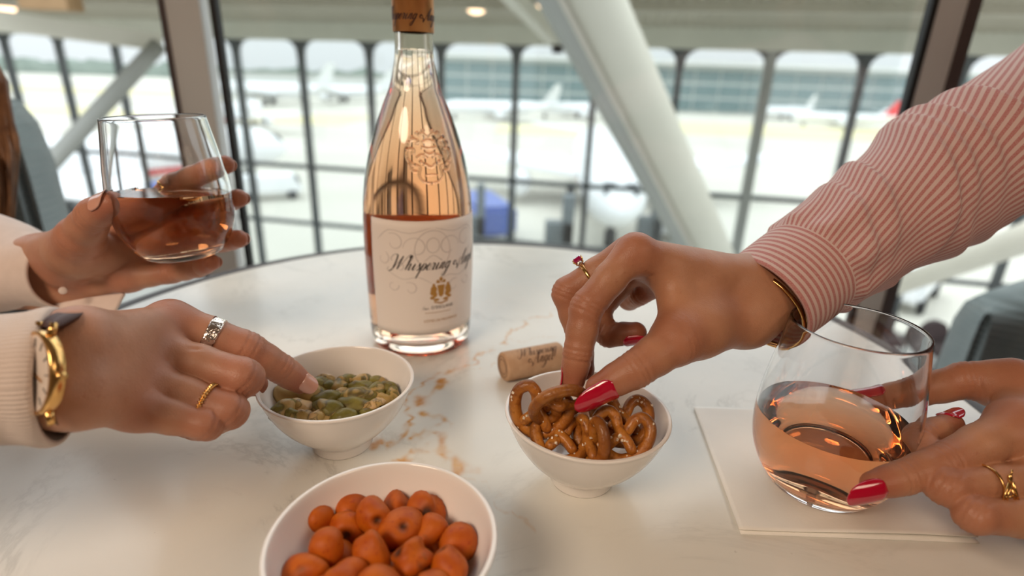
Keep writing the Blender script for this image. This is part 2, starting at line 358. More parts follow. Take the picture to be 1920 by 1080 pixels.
# aircraft
mat('aircraft_white', srgb(236, 238, 240), .35); mat('livery_red', srgb(214, 60, 62), .4); mat('livery_blue', srgb(74, 96, 168), .4); mat('dark_glass', srgb(40, 46, 54), .2); mat('tyre', srgb(44, 44, 46), .8)
def airliner(loc, heading, L, label, fin='terminal_band', stripe=None):
    e = empty('airliner', loc, (0, 0, heading)); R_ = L * .052; zc = R_ * 1.75
    ts = [0, .01, .03, .07, .13, .5, .7, .85, .95, 1.0]; rs = [.05, .3, .55, .84, 1, 1, .97, .62, .3, .12]; zo = [-.25, -.22, -.15, -.06, 0, 0, .05, .3, .5, .58]
    P_ = [(L * (.5 - t), 0, zc + R_ * o) for t, o in zip(ts, zo)]; mb = MB().tube(P_, [R_ * r for r in rs], 24); mo('fuselage', mb.v, mb.f, MAT['aircraft_white'], e)
    def plate(name, pts, th, m):
        n_ = len(pts); nrm = norm(np.cross(np.array(pts[1]) - pts[0], np.array(pts[2]) - pts[0])) * th / 2
        vs = [np.array(p) - nrm for p in pts] + [np.array(p) + nrm for p in pts]
        mo(name, vs, [tuple(range(n_))[::-1], tuple(range(n_, 2 * n_))] + [(i, (i + 1) % n_, (i + 1) % n_ + n_, i + n_) for i in range(n_)], MAT[m], e, False)
    for s in (-1, 1):
        plate('wing', [(L * .12, s * R_ * .7, zc - R_ * .4), (-L * .1, s * L * .46, zc + R_ * .25), (-L * .15, s * L * .46, zc + R_ * .25), (-L * .1, s * R_ * .7, zc - R_ * .4)], R_ * .18, 'aircraft_white')
        plate('tailplane', [(-L * .38, s * R_ * .3, zc + R_ * .5), (-L * .46, s * L * .17, zc + R_ * .8), (-L * .49, s * L * .17, zc + R_ * .8), (-L * .47, s * R_ * .3, zc + R_ * .5)], R_ * .12, 'aircraft_white')
        mb = MB().tube([(L * .1, s * L * .17, zc - R_ * .9), (L * .085, s * L * .17, zc - R_ * .9), (L * .04, s * L * .17, zc - R_ * .9), (-L * .01, s * L * .17, zc - R_ * .85)], [R_ * .42, R_ * .5, R_ * .5, R_ * .3], 18); mo('engine', mb.v, mb.f, MAT[fin if fin == 'livery_blue' else 'aircraft_white'], e)
        mb = MB().tube([(-L * .02, s * R_ * 1.1 - .3, R_ * .35), (-L * .02, s * R_ * 1.1 + .3, R_ * .35)], R_ * .35, 14); mo('wheel', mb.v, mb.f, MAT['tyre'], e)
    plate('tail_fin', [(-L * .34, 0, zc + R_ * .9), (-L * .45, 0, zc + R_ * 3.6), (-L * .5, 0, zc + R_ * 3.6), (-L * .47, 0, zc + R_ * .8)], R_ * .14, fin)
    mb = MB().tube([(L * .38, -.3, R_ * .28), (L * .38, .3, R_ * .28)], R_ * .28, 14); mo('wheel', mb.v, mb.f, MAT['tyre'], e)
    MB().box((L * .38, 0, R_ * .55), (.3, .3, R_ * .7)).build('nose_leg', MAT['tyre'], e)
    mb = MB(); a = np.linspace(-.9, .9, 7)
    for i in range(6): mb.add([(L * .475, R_ * .6 * math.sin(a[i]), zc + R_ * .22), (L * .475, R_ * .6 * math.sin(a[i + 1]), zc + R_ * .22), (L * .462, R_ * .62 * math.sin(a[i + 1]), zc + R_ * .52), (L * .462, R_ * .62 * math.sin(a[i]), zc + R_ * .52)], [(0, 1, 2, 3)])
    mb.build('cockpit_window', MAT['dark_glass'], e)
    if stripe: mb = MB().tube([(L * .5 * t, 0, zc - R_ * .1) for t in (-.5, .2, .5)], R_ * 1.012, 24, False); mo('livery_band', [v for v in mb.v], [f for f in mb.f if all(mb.v[i][2] < zc - R_ * .25 and mb.v[i][2] > zc - R_ * .8 for i in f)], MAT[stripe], e)
    tag(e, label, 'airliner', 'airliners on the apron'); return e
airliner(gpt(1128, 470) + np.array([1.5, 14.5, 0]), math.radians(-94), 36, 'large white airliner parked nose-in right beside the column', 'livery_red', 'livery_red')
airliner(gpt(940, 225), math.radians(-160), 30, 'white airliner by the terminal just right of the bottle')
airliner(gpt(1085, 222), math.radians(-150), 28, 'white airliner by the terminal left of the leaning column')
airliner(gpt(1470, 225), math.radians(-150), 28, 'white airliner by the terminal between the tall mullions')
airliner(gpt(1580, 240), math.radians(172), 26, 'white airliner with pinkish tail nearer the pink sleeve', 'livery_red')
airliner(gpt(1690, 228), math.radians(-150), 28, 'white airliner by the terminal beside the right post')
airliner(gpt(500, 196), math.radians(175), 42, 'distant white airliner left of the bottle on the apron')
airliner(gpt(640, 192), math.radians(170), 38, 'distant white airliner directly behind the bottle shoulder')
airliner(gpt(432, 245), math.radians(96), 30, 'airliner with red and white tail beside the left post', 'livery_red', 'livery_red')
airliner(gpt(130, 400), math.radians(60), 34, 'white airliner with blue engines behind the raised glass', 'livery_blue', 'livery_red')
# service vehicles
def van(loc, rot, s, label, m='aircraft_white', cat='van'):
    e = empty('service_van', loc, (0, 0, rot))
    bm = bmesh.new(); bmesh.ops.create_cube(bm, size=1)
    for v in bm.verts: v.co.x *= 4.6 * s; v.co.y *= 1.9 * s; v.co.z = v.co.z * 1.3 * s + 1.15 * s; v.co.x += (-.5 * s if v.co.z > 1.2 * s and v.co.x > 0 else 0)
    bmesh.ops.bevel(bm, geom=bm.edges[:], offset=.18 * s, segments=2, affect='EDGES'); me = bpy.data.meshes.new('body'); bm.to_mesh(me); bm.free(); me.materials.append(MAT[m]); link(bpy.data.objects.new('body', me), e)
    MB().box((1.7 * s, 0, 1.4 * s), (.5 * s, 1.7 * s, .5 * s)).build('windscreen', MAT['dark_glass'], e)
    for x in (-1.4, 1.4):
        for y in (-.9, .9):
            mb = MB().tube([(x * s, (y - .12) * s, .35 * s), (x * s, (y + .12) * s, .35 * s)], .35 * s, 12); mo('wheel', mb.v, mb.f, MAT['tyre'], e)
    tag(e, label, cat, 'service vehicles'); return e
van(gpt(510, 372), .5, 1.0, 'pale van driving on the apron left of the bottle')
van(gpt(1262, 440), 1.2, 1.2, 'white service van under the leaning column')
van(gpt(905, 440), 1.9, 1.3, 'dark blue service van just right of the bottle label', 'livery_blue')
van(gpt(1690, 560), .8, 1.1, 'pale service van low behind the glass on the napkin')
def stairs_unit(px, py, w, h, label):
    q = gpt(px, py); e = empty('boarding_stairs', q); MB().box((0, 0, h * .28), (w, w * .6, h * .56)).build('base', MAT['dark_steel'], e); MB().box((w * .3, 0, h * .5), (w * .4, w * .6, h)).build('tower', MAT['dark_steel'], e)
    for i in range(5): MB().box((-w * .4 + i * w * .12, -w * .34, h * .1 * (i + 1)), (w * .12, w * .12, .08)).build('step', MAT['mullion_dark'], e)
    tag(e, label, 'boarding stairs', 'airport equipment')
noisy('dark_steel', srgb(88, 96, 100), srgb(98, 106, 110), 1, .5)
stairs_unit(1045, 476, 1.5, 3.3, 'dark boarding stairs beside the white airliner nose')
stairs_unit(890, 480, 1.0, 3.9, 'dark narrow boarding stairs next to the bottle label')
stairs_unit(1212, 462, 1.3, 3.2, 'dark boarding stairs at the foot of the leaning column')
stairs_unit(196, 372, 1.0, 3.4, 'dark boarding stairs seen left of the raised wine glass')

# lower hall floor and its dark seats
struct(MB().beam(wallpt(K0, -5.1, -5.6), wallpt(K1, -5.1, -5.6), 11.0, .2).build('floor_lower', noisy('terrazzo', srgb(186, 186, 180), srgb(196, 196, 190), 1, .4)))
noisy('dark_plum', srgb(70, 58, 58), srgb(80, 66, 66), 6, .7)
def hall_seat(px, py, rot, label):
    q = onz(px, py, -5.0); e = empty('lounge_seat', q, (0, 0, rot))
    MB().box((0, 0, .40), (.62, .6, .14)).build('seat', MAT['dark_plum'], e)
    vs = [(.31 * math.cos(t), .06 * s_ + .27, .42 + .46 * max(0, math.sin(t)) ** .6) for s_ in (-1, 1) for t in np.linspace(0, math.pi, 13)]
    mo('backrest', vs, [tuple(range(13)), tuple(range(25, 12, -1))] + [(i, i + 13, (i + 1) % 13 + 13, (i + 1) % 13) for i in range(13)], MAT['dark_plum'], e, False)
    for x in (-.25, .25):
        for y in (-.24, .24): MB().tube([(x, y, 0), (x, y, .34)], .02, 8).build('leg', MAT['iron_leg'], e)
    tag(e, label, 'seat', 'dark seats in the lower hall')
mat('iron_leg', (.03, .03, .03), .5)
hall_seat(1752, 684, .1, 'dark plum seat in the lower hall beside the right post')
hall_seat(1835, 692, .1, 'dark plum seat in the lower hall nearest the grey chair')
hall_seat(1662, 668, .1, 'dark plum seat in the lower hall seen through the glass rim')
# ================================================================== TABLE
TC = np.array([-.0195, .4046]); TR = .383
def vein_mask(X, Y):
    """gold vein strength from hand-drawn poly lines on the marble, broken up by value noise"""
    rs = np.random.RandomState(3)
    def vnoise(x, y, s, seed):
        r_ = np.random.RandomState(seed).rand(64, 64); x = x / s; y = y / s; i = np.floor(x).astype(int); j = np.floor(y).astype(int); u = x - i; w = y - j
        u = u * u * (3 - 2 * u); w = w * w * (3 - 2 * w); g = lambda a, b_: r_[a % 64, b_ % 64]
        return (g(i, j) * (1 - u) + g(i + 1, j) * u) * (1 - w) + (g(i, j + 1) * (1 - u) + g(i + 1, j + 1) * u) * w
    wx = X + (vnoise(X, Y, .012, 1) - .5) * .012 + (vnoise(X, Y, .004, 2) - .5) * .005
    wy = Y + (vnoise(X, Y, .012, 3) - .5) * .012 + (vnoise(X, Y, .004, 4) - .5) * .005
    lines = [([(1030, 588), (985, 604), (948, 640), (905, 662), (862, 690), (838, 700)], .0016, .8),
             ([(940, 642), (1000, 636), (1060, 632)], .0007, .35), ([(1030, 588), (1120, 560), (1200, 548)], .0008, .3),
             ([(838, 700), (812, 730), (792, 750), (800, 775), (835, 790), (815, 812), (790, 810)], .0034, 1.0),
             ([(830, 800), (822, 840), (850, 862), (870, 885)], .0038, .75), ([(786, 842), (770, 852), (748, 862)], .0030, .9),
             ([(815, 700), (790, 716), (770, 745), (778, 790), (760, 815), (728, 830), (705, 835)], .0018, .9),
             ([(700, 838), (722, 826)], .0028, .8), ([(745, 870), (690, 900), (610, 930)], .0010, .35),
             ([(838, 700), (880, 690), (935, 684)], .0008, .5), ([(870, 885), (930, 930), (1000, 990)], .0012, .25)]
    m = np.zeros_like(X)
    for pts, w, a in lines:
        q = [onz(*p)[:2] for p in pts]
        for (ax, ay), (bx, by) in zip(q[:-1], q[1:]):
            dx, dy = bx - ax, by - ay; t = np.clip(((wx - ax) * dx + (wy - ay) * dy) / (dx * dx + dy * dy), 0, 1)
            d = np.hypot(wx - ax - t * dx, wy - ay - t * dy); m = np.maximum(m, a * np.exp(-(d / w) ** 2))
    return m * np.clip(vnoise(X, Y, .006, 6) * 1.9 - .25, 0, 1.1)
def marble():
    m = mat('marble', srgb(222, 220, 212), .2, spec=.5); n = N(m); v = n.coord('Object')
    a = n.noise(v, 7, 6, .6, .6); base = n.ramp(a, [(.3, srgb(226, 223, 214)), (.62, srgb(219, 217, 209)), (.8, srgb(208, 207, 200))])
    w = n.noise(v, 4.2, 8, .65, 1.6); wv = n.math('ABSOLUTE', n.math('SUBTRACT', w, .5)); vein = n.ramp(wv, [(0, (1, 1, 1)), (.012, (.35, .35, .35)), (.03, (0, 0, 0))])
    pat = n.ramp(n.noise(v, 9, 3), [(.45, (0, 0, 0)), (.65, (1, 1, 1))]); f = n.math('MULTIPLY', n.math('MULTIPLY', vein, pat), .35)
    c = n.mix(f, base, srgb(150, 146, 138)); sp = n.ramp(n.noise(v, 170, 2), [(.76, (0, 0, 0)), (.80, (1, 1, 1))]); c = n.mix(n.math('MULTIPLY', sp, .35), c, srgb(140, 132, 122))
    at_ = n.attr('tint'); gold = n.ramp(n.noise(v, 60, 4), [(.35, srgb(196, 132, 62)), (.65, srgb(214, 168, 110))]); c = n.mix(at_.outputs['Fac'], c, gold); n.color(c)
    n.l(n.ramp(n.noise(v, 25, 4), [(.3, (.16,) * 3), (.7, (.26,) * 3)]), n.b.inputs['Roughness']); return m
marble(); mat('table_rim', srgb(66, 60, 60), .5); noisy('iron', srgb(34, 34, 36), srgb(44, 44, 46), 20, .5, metal=.6)
tbl = empty('cafe_table', (TC[0], TC[1], FLOOR))
rr = np.concatenate([np.linspace(0.0, TR - .004, 190)]); na = 900
vs = [(0, 0)] ; 
A_ = np.linspace(0, 2 * np.pi, na, endpoint=False)
XY = np.concatenate([[[0, 0]]] + [np.stack([r * np.cos(A_), r * np.sin(A_)], 1) for r in rr[1:]]) + TC
msk = vein_mask(XY[:, 0], XY[:, 1]); n0 = len(XY)
V = np.concatenate([np.c_[XY, np.zeros(n0)], np.c_[(TR - .004 + .0013) * np.cos(A_) + TC[0], (TR - .0027) * np.sin(A_) + TC[1], np.full(na, -.0013)], np.c_[(TR - .0027) * np.cos(A_) + TC[0], (TR - .0027) * np.sin(A_) + TC[1], np.full(na, -.018)]])
fs = [(0, 1 + j, 1 + (j + 1) % na) for j in range(na)]
nr = len(rr) - 1
I = np.arange(na); I2 = (I + 1) % na
for i in range(nr + 1):
    a0 = 1 + i * na; fs += list(zip(a0 + I, a0 + na + I, a0 + na + I2, a0 + I2))
o = mo('marble_top', V, fs, MAT['marble'], None, True, cols=np.concatenate([msk, np.zeros(2 * na)])); put(o, tbl)
vv, ff = lathe([(TR - .0028, -.0012), (TR - .0024, -.0002), (TR + .0100, -.0002), (TR + .012, -.002), (TR + .012, -.027), (TR + .010, -.029), (0, -.029)], 200)
o = mo('rim_band', np.array(vv) + np.array([TC[0], TC[1], 0]), ff, MAT['table_rim']); put(o, tbl)
vv, ff = lathe([(.09, -.03), (.09, -.036), (.026, -.05), (.022, -.1), (.022, FLOOR + .06), (.03, FLOOR + .04), (.2, FLOOR + .018), (.215, FLOOR + .012), (.215, FLOOR), (0, FLOOR)], 48)
o = mo('pedestal', np.array(vv) + np.array([TC[0], TC[1], 0]), ff, MAT['iron']); put(o, tbl)
tag(tbl, 'round white marble cafe table with gold veins and dark edge band', 'table')

# ================================================================== NAPKIN
m = noisy('paper', srgb(236, 232, 224), srgb(240, 236, 228), 40, .9, .25, 500, .0004)
n1, n2, n3 = onz(1300, 766), onz(1385, 999), onz(1831, 1016); n4 = n1 + n3 - n2
nap = empty('paper_napkin', (n1 + n3) / 2)
for li, (sh, zz, inset) in enumerate([((.0006, -.0012), .0004, 0.0), ((0, 0), .0018, .0)]):
    gn = 40; vs = []; 
    for i in range(gn + 1):
        for j in range(gn + 1):
            u, w = i / gn, j / gn; q = n1 * (1 - u) * (1 - w) + n2 * (1 - u) * w + n3 * u * w + n4 * u * (1 - w)
            edge = max(0, (w - .8) / .2); z = zz + .0006 * math.sin(5 * u + 3 * w) * (li) + edge ** 2 * .0022 * (.3 + .7 * math.sin(2.6 * u) ** 2) * (1 if li else .1)
            z = max(z, zz)
            vs.append((q[0] + sh[0], q[1] + sh[1], z))
    nn = len(vs); vs += [(x, y, z - .0004) for x, y, z in vs]; fs = []
    for i in range(gn):
        for j in range(gn):
            a = i * (gn + 1) + j; q = (a, a + 1, a + gn + 2, a + gn + 1); fs.append(q); fs.append(tuple(t + nn for t in q[::-1]))
    rim = [i * (gn + 1) for i in range(gn + 1)] + [gn * (gn + 1) + j for j in range(1, gn + 1)] + [i * (gn + 1) + gn for i in range(gn - 1, -1, -1)] + [j for j in range(gn - 1, 0, -1)]
    for a, c in zip(rim, rim[1:] + rim[:1]): fs.append((a, c, c + nn, a + nn))
    put(mo('ply', vs, fs, MAT['paper']), nap)
tag(nap, 'square white folded paper napkin under the wine glass at right', 'napkin')

# ================================================================== BOWLS
m = mat('porcelain', srgb(238, 232, 226), .14, spec=.55, coat=.3)
BZ = .047
BO = [(.0, .0012), (.0150, .0012), (.0158, .0), (.0186, .0), (.0192, .0012), (.0192, .0060), (.0210, .0085), (.0270, .0135), (.0345, .0215), (.0405, .0305), (.0446, .0395), (.0468, .0462)]
BI = [(.0477, .0474), (.0474, .0482), (.0464, .0483), (.0452, .0474), (.0424, .0392), (.0382, .0305), (.0322, .0220), (.0240, .0145), (.0140, .0100), (0, .0092)]
def bowl(c, s, label):
    prof = smooth_prof(BO[5:], 4); prof = BO[:5] + prof + smooth_prof(BI, 4)[0:]
    vv, ff = lathe([(max(r, 0) * s if r > 1e-5 else 0, z * s * .99) for r, z in prof], 96)
    o = mo('snack_bowl', vv, [f[::-1] if False else f for f in ff], MAT['porcelain']); o.location = (c[0], c[1], 0); tag(o, label, 'bowl', 'white snack bowls'); return o
B1 = np.array([-.1065, .3055]); B2 = np.array([.046, .2795]); B3 = np.array([-.0496, .1809])
bowl(B1, .985, 'white porcelain bowl of green roasted beans'); bowl(B2, 1.0, 'white porcelain bowl of small pretzels'); bowl(B3, .99, 'white porcelain bowl of orange corn nuts nearest the viewer')
def blob(fn, nu=20, nv=14):
    vs = [fn(0, -1)]; fs = []
    for j in range(1, nv):
        t = -math.pi / 2 + math.pi * j / nv
        for i in range(nu): vs.append(fn(2 * math.pi * i / nu, math.sin(t), math.cos(t)))
    vs.append(fn(0, 1)); last = len(vs) - 1
    for i in range(nu): fs.append((0, 1 + (i + 1) % nu, 1 + i)); fs.append((last, last - nu + i, last - nu + (i + 1) % nu))
    for j in range(nv - 2):
        for i in range(nu): a = 1 + j * nu; fs.append((a + i, a + (i + 1) % nu, a + nu + (i + 1) % nu, a + nu + i))
    return vs, fs
# ---- green beans
def bean_mat(name, g1, g2, tan):
    m = mat(name, g1, .42, spec=.5, sss=.08, sss_r=(.003, .003, .001)); n = N(m); v = n.coord('Object')
    oi = n.n('ShaderNodeObjectInfo'); add = n.n('ShaderNodeVectorMath', operation='ADD'); sc_ = n.n('ShaderNodeVectorMath', operation='SCALE'); cx = n.n('ShaderNodeCombineXYZ')
    n.l(oi.outputs['Random'], cx.inputs[0]); n.l(oi.outputs['Random'], cx.inputs[1]); n.l(cx.outputs[0], sc_.inputs[0]); sc_.inputs['Scale'].default_value = 9.0; n.l(v, add.inputs[0]); n.l(sc_.outputs[0], add.inputs[1]); v = add.outputs[0]
    c = n.ramp(n.noise(v, 120, 4), [(.3, g1), (.7, g2)]); p = n.ramp(n.noise(v, 75, 3, .5, .8), [(.52, (0, 0, 0)), (.60, (1, 1, 1))]); c = n.mix(p, c, tan)
    k = n.ramp(n.noise(v, 75, 3, .5, .8), [(.49, (0, 0, 0)), (.525, (1, 1, 1)), (.56, (0, 0, 0))]); c = n.mix(n.math('MULTIPLY', k, .7), c, srgb(84, 62, 32)); n.color(c); n.bump(n.noise(v, 260, 4), .5, .0007)
bean_mat('bean_green', srgb(98, 90, 32), srgb(136, 124, 56), srgb(176, 144, 86)); bean_mat('bean_tan', srgb(158, 128, 66), srgb(184, 152, 92), srgb(196, 160, 110))
def bean_fn(seed, half=False):
    r_ = random.Random(seed); w = [(r_.uniform(1, 4), r_.uniform(0, 6), r_.uniform(.02, .06)) for _ in range(4)]
    def fn(a, s, c=0.0):
        x, y, z = c * math.cos(a), c * math.sin(a), s
        k = 1 + sum(q * math.sin(f * 2 * x + p + f * y * 1.5 + z * f) for f, p, q in w)
        dent = 1 - .22 * math.exp(-((y - 1) ** 2 + (x * .8) ** 2 + z * z) * 3) - .08 * math.exp(-(z / .12) ** 2) * (1 if y > -.2 else 0)
        px, py, pz = .0082 * x * k, .0056 * y * k * dent, .0049 * z * k * dent
        if half and pz < 0: pz *= .22
        return (px, py + .0009 * x * x, pz)
    return fn
bean_me = [mesh_data('bean', *blob(bean_fn(s)), MAT['bean_green']) for s in (1, 2, 3, 4)]
half_me = [mesh_data('bean', *blob(bean_fn(s, True)), MAT['bean_tan']) for s in (7, 8)]
def in_bowl_r(z, s=1.0):
    z = z / s; pr = sorted([(zz, r) for r, zz in BI if zz < .0475]); return s * np.interp(z, [p[0] for p in pr], [p[1] for p in pr])
def heap(c, n_top, size, ztop, dome, seed, minsep, layers=2, s=1.0):
    r_ = random.Random(seed); out = []
    for L in range(layers):
        z0 = ztop - L * size * .8; R_ = in_bowl_r(max(z0 - size * .1, .012), s) - size * .62; pts = []
        tries = 0
        while len(pts) < n_top and tries < 4000:
            tries += 1; a = r_.uniform(0, 6.283); q = R_ * math.sqrt(r_.random())
            x, y = q * math.cos(a), q * math.sin(a)
            if all((x - u) ** 2 + (y - w) ** 2 > minsep ** 2 for u, w, _ in pts): pts.append((x, y, z0 + dome * (1 - (q / R_) ** 2) + r_.uniform(-.0018, .0018)))
        out += [(c[0] + x, c[1] + y, z) for x, y, z in pts]
    return out
ORD = ['first', 'second', 'third', 'fourth', 'fifth', 'sixth', 'seventh', 'eighth', 'ninth', 'tenth', 'eleventh', 'twelfth', 'thirteenth']
def row_labels(pts, rows, fmt):
    """unique wording by row (back to front) and order from the left"""
    order = sorted(range(len(pts)), key=lambda i: pts[i][1]); out = {}; per = math.ceil(len(pts) / len(rows))
    for r_i, nm in enumerate(rows):
        for k, i in enumerate(sorted(order[r_i * per:(r_i + 1) * per], key=lambda i: pts[i][0])): out[i] = fmt % (ORD[k], nm)
    return out
G_, T_ = 0, 1
BEANS = [(542, 742, -.3, 1.25, G_), (531, 769, 1.0, 1.0, G_), (569, 767, .2, 1.1, T_), (613, 769, -.25, 1.2, G_), (609, 750, .15, 1.05, G_), (611, 728, -.5, 1.0, G_), (584, 738, .5, 1.0, G_), (638, 743, 1.2, .85, T_), (640, 724, 1.45, 1.0, G_),
         (671, 744, .1, 1.15, G_), (664, 765, .05, 1.3, G_), (676, 728, .2, .95, G_), (679, 713, .8, .8, G_), (702, 718, .4, .85, G_), (704, 735, 1.3, .95, G_), (727, 727, .7, .8, G_), (735, 742, 1.5, .8, G_), (702, 762, .5, .8, T_), (716, 748, -.3, .75, T_),
         (571, 783, 0, .85, T_), (596, 780, 1.2, .7, T_), (614, 786, .2, .8, T_), (642, 783, .1, .95, G_), (549, 779, -.4, .7, G_), (612, 712, .3, .7, T_), (596, 720, .5, .85, G_), (657, 717, .8, .7, G_), (690, 778, .3, .8, G_), (650, 712, .2, .7, G_)]
names = row_labels([(x, y) for x, y, *_ in BEANS], ['rear', 'second', 'third', 'front'], '%%s, %s from the left in the %s row of the bowl')
for i, (x, y, a, k, kd) in enumerate(BEANS):
    p = onz(x, y, .0335 + .002 * math.sin(i * 2.3)); o = link(bpy.data.objects.new('edamame_bean', (half_me[i % 2] if kd else bean_me[i % 4]))); o.location = p
    o.rotation_euler = (rnd.uniform(-.5, .5), rnd.uniform(-.35, .35), a); k *= 1.12; o.scale = (k, k, k)
    tag(o, names[i] % ('tan split bean' if kd else 'green bean'), 'bean', 'split roasted beans' if kd else 'roasted green beans')
low = heap(B1, 30, .011, .0255, .001, 5, .0100, 1); names = row_labels([(p[0], -p[1]) for p in low], ['rear', 'middle', 'front'], '%s half-buried green bean from the left, %s of the lower layer')
for i, p in enumerate(low):
    o = link(bpy.data.objects.new('edamame_bean', bean_me[i % 4])); o.location = p; o.rotation_euler = (rnd.uniform(-.7, .7), rnd.uniform(-.6, .6), rnd.uniform(0, 6.28)); tag(o, names[i], 'bean', 'half-hidden green beans')
# ---- corn nuts
m = mat('corn_nut', srgb(196, 98, 30), .52, spec=.35); n = N(m); v = n.coord('Object'); t_ = n.attr('tint').outputs['Fac']
c = n.ramp(n.noise(v, 110, 4), [(.3, srgb(168, 70, 4)), (.7, srgb(194, 98, 14))]); c = n.mix(n.ramp(n.noise(v, 320, 3), [(.6, (0, 0, 0)), (.72, (.7, .7, .7))]), c, srgb(150, 50, 10)); c = n.mix(n.ramp(n.noise(v, 60, 4, .6, 1.0), [(.60, (0, 0, 0)), (.72, (.8, .8, .8))]), c, srgb(104, 62, 22)); c = n.mix(t_, c, srgb(64, 34, 16)); n.color(c); n.bump(n.noise(v, 300, 4), .35, .0006)
def corn_mesh(seed):
    r_ = random.Random(seed); w = [(r_.uniform(.6, 1.7), r_.uniform(0, 6), r_.uniform(.04, .09)) for _ in range(4)]; a0 = r_.uniform(0, 6); wide = r_.uniform(.9, 1.2); ck = r_.uniform(-.5, .5); crown = r_.random() < .7; hx = r_.uniform(.4, 1.6); hy = r_.uniform(.3, 1.3); tints = []
    def fn(a, s, c=0.0):
        x, y, z = c * math.cos(a), c * math.sin(a), s; k = 1 + sum(q * math.sin(f * 2 * x + p + f * 2 * y + z * 2 * f) for f, p, q in w)
        taper = 1 - .18 * z; hole = math.exp(-((x - .12) ** 2 * hx + (y * .75 - .1) ** 2 * hy) / .10) * (1 if z > 0 else 0) if crown else 0
        cleft = math.exp(-((x - ck * y) / .2) ** 2) * max(0, .4 - z) * .26
        tints.append(min(1, (hole * 1.1 if crown else 0) ** 1.7 + .8 * math.exp(-((x - ck * y) / .12) ** 2) * (1 if z < .1 else 0) * (.5 + .5 * math.sin(5 * y + 3 * z))))
        return (.0092 * x * k * wide * taper, .0080 * y * k * taper, .0086 * z * k * (1 - .36 * hole) * (1 - cleft))
    vs, fs = blob(fn, 24, 18); return mesh_data('corn_nut', vs, fs, MAT['corn_nut'], cols=tints)
cms = [corn_mesh(s) for s in range(1, 8)]
spots = [(590, 967, .036), (662, 950, .034), (700, 962, .041), (745, 952, .033), (798, 955, .037), (650, 985, .034), (752, 985, .040), (804, 990, .037), (858, 1010, .037), (610, 1022, .040), (694, 1028, .044), (768, 1040, .043), (842, 1052, .041),
         (568, 1066, .037), (650, 1078, .043), (712, 1092, .044), (800, 1100, .041), (600, 1108, .036), (690, 1140, .038), (770, 1150, .036), (812, 1126, .036), (720, 1000, .030), (640, 1040, .031), (810, 1035, .029), (740, 1070, .032), (680, 1060, .030)]
names = row_labels(spots, ['rear', 'second', 'third', 'front'], '%s orange corn nut from the left in the %s row')
for i, (x, y, z) in enumerate(spots):
    p = onz(x, y, z * .95) - np.array([0, 0, .002]); o = link(bpy.data.objects.new('corn_nut', cms[i % 7])); o.location = p; o.rotation_euler = (rnd.uniform(-1.0, 1.3), rnd.uniform(-1, 1), rnd.uniform(0, 6.28)); o.scale = (rnd.uniform(.9, 1.15), rnd.uniform(.85, 1.1), rnd.uniform(.85, 1.1))
    tag(o, names[i], 'corn nut', 'toasted corn nuts')
# ---- pretzels
m = mat('pretzel', srgb(150, 84, 30), .4, spec=.5, coat=.15); n = N(m); v = n.coord('Object'); t_ = n.attr('tint').outputs['Fac']
c = n.ramp(n.noise(v, 90, 4), [(.3, srgb(196, 128, 50)), (.7, srgb(168, 98, 32))]); c = n.mix(t_, c, srgb(104, 54, 18)); c = n.mix(n.ramp(n.noise(v, 300, 4), [(.5, (0, 0, 0)), (.68, (.7, .7, .7))]), c, srgb(122, 64, 22)); n.color(c); n.bump(n.noise(v, 420, 5), .7, .0010)
noisy('salt', srgb(226, 208, 184), srgb(238, 226, 206), 200, .4)
def pretzel_mesh(seed, sc=.0152):
    r_ = random.Random(seed); half = [(.52, -.52, .20), (.22, -.16, .16), (-.02, .05, .13), (-.2, .32, -.02), (-.36, .68, 0), (-.62, .82, 0), (-.92, .58, 0), (-.97, .10, 0), (-.76, -.42, 0), (-.38, -.76, 0)]
    half = [(x * (1 + r_.uniform(-.05, .05)), y * (1 + r_.uniform(-.05, .05)), z) for x, y, z in half]
    oth = [(-x, y, z * (-1 if i in (2,) else 1)) for i, (x, y, z) in enumerate(half)]
    P_ = spline(half + [(0, -.84, 0)] + oth[::-1], 7) * sc; m_ = len(P_); t = np.linspace(0, 1, m_); rad = sc * .200 * (1 + .16 * np.sin(np.pi * t) ** 2) ; rad[:3] *= (.55, .85, .97); rad[-3:] *= (.97, .85, .55)
    vs, fs = tube_geo(P_, rad, 12); vs = np.array(vs); ou = np.hypot(vs[:, 0], vs[:, 1]) / sc; tint = np.clip((ou - .88) * 2.6, 0, 1) * .75 + np.clip(-vs[:, 2] / sc * 2, 0, .4)
    me = mesh_data('pretzel', vs, fs, MAT['pretzel'], cols=tint); mb = MB()
    for i in range(26):
        q = P_[r_.randrange(4, m_ - 4)]; a = r_.uniform(0, 6.28); k = sc * .22; d = np.array([math.cos(a) * .6, math.sin(a) * .6, .8]); M3 = np.array(Euler((r_.random() * 3, r_.random() * 3, 0)).to_matrix()); mb.box(q + norm(d) * k * .95, [r_.uniform(.0007, .0014) for _ in range(3)], M3)
    return me, mesh_data('salt', mb.v, mb.f, MAT['salt'], False)
PZ = [pretzel_mesh(s) for s in (1, 2, 3)]
def pretzel(loc, xdir, ydir, k, i, label, group='small pretzels'):
    x = norm(xdir); y = np.array(ydir, float); y -= x * (x @ y); y = norm(y); z = np.cross(x, y)
    M4 = Matrix(((x[0] * k, y[0] * k, z[0] * k, loc[0]), (x[1] * k, y[1] * k, z[1] * k, loc[1]), (x[2] * k, y[2] * k, z[2] * k, loc[2]), (0, 0, 0, 1)))
    o = link(bpy.data.objects.new('pretzel', PZ[i % 3][0])); o.matrix_world = M4; s_ = link(bpy.data.objects.new('salt', PZ[i % 3][1]), o); s_['kind'] = 'stuff'
    tag(o, label, 'pretzel', group)
r3 = lambda x, y: cR * x - cU * y          # direction by its look in the picture (x right, y down)
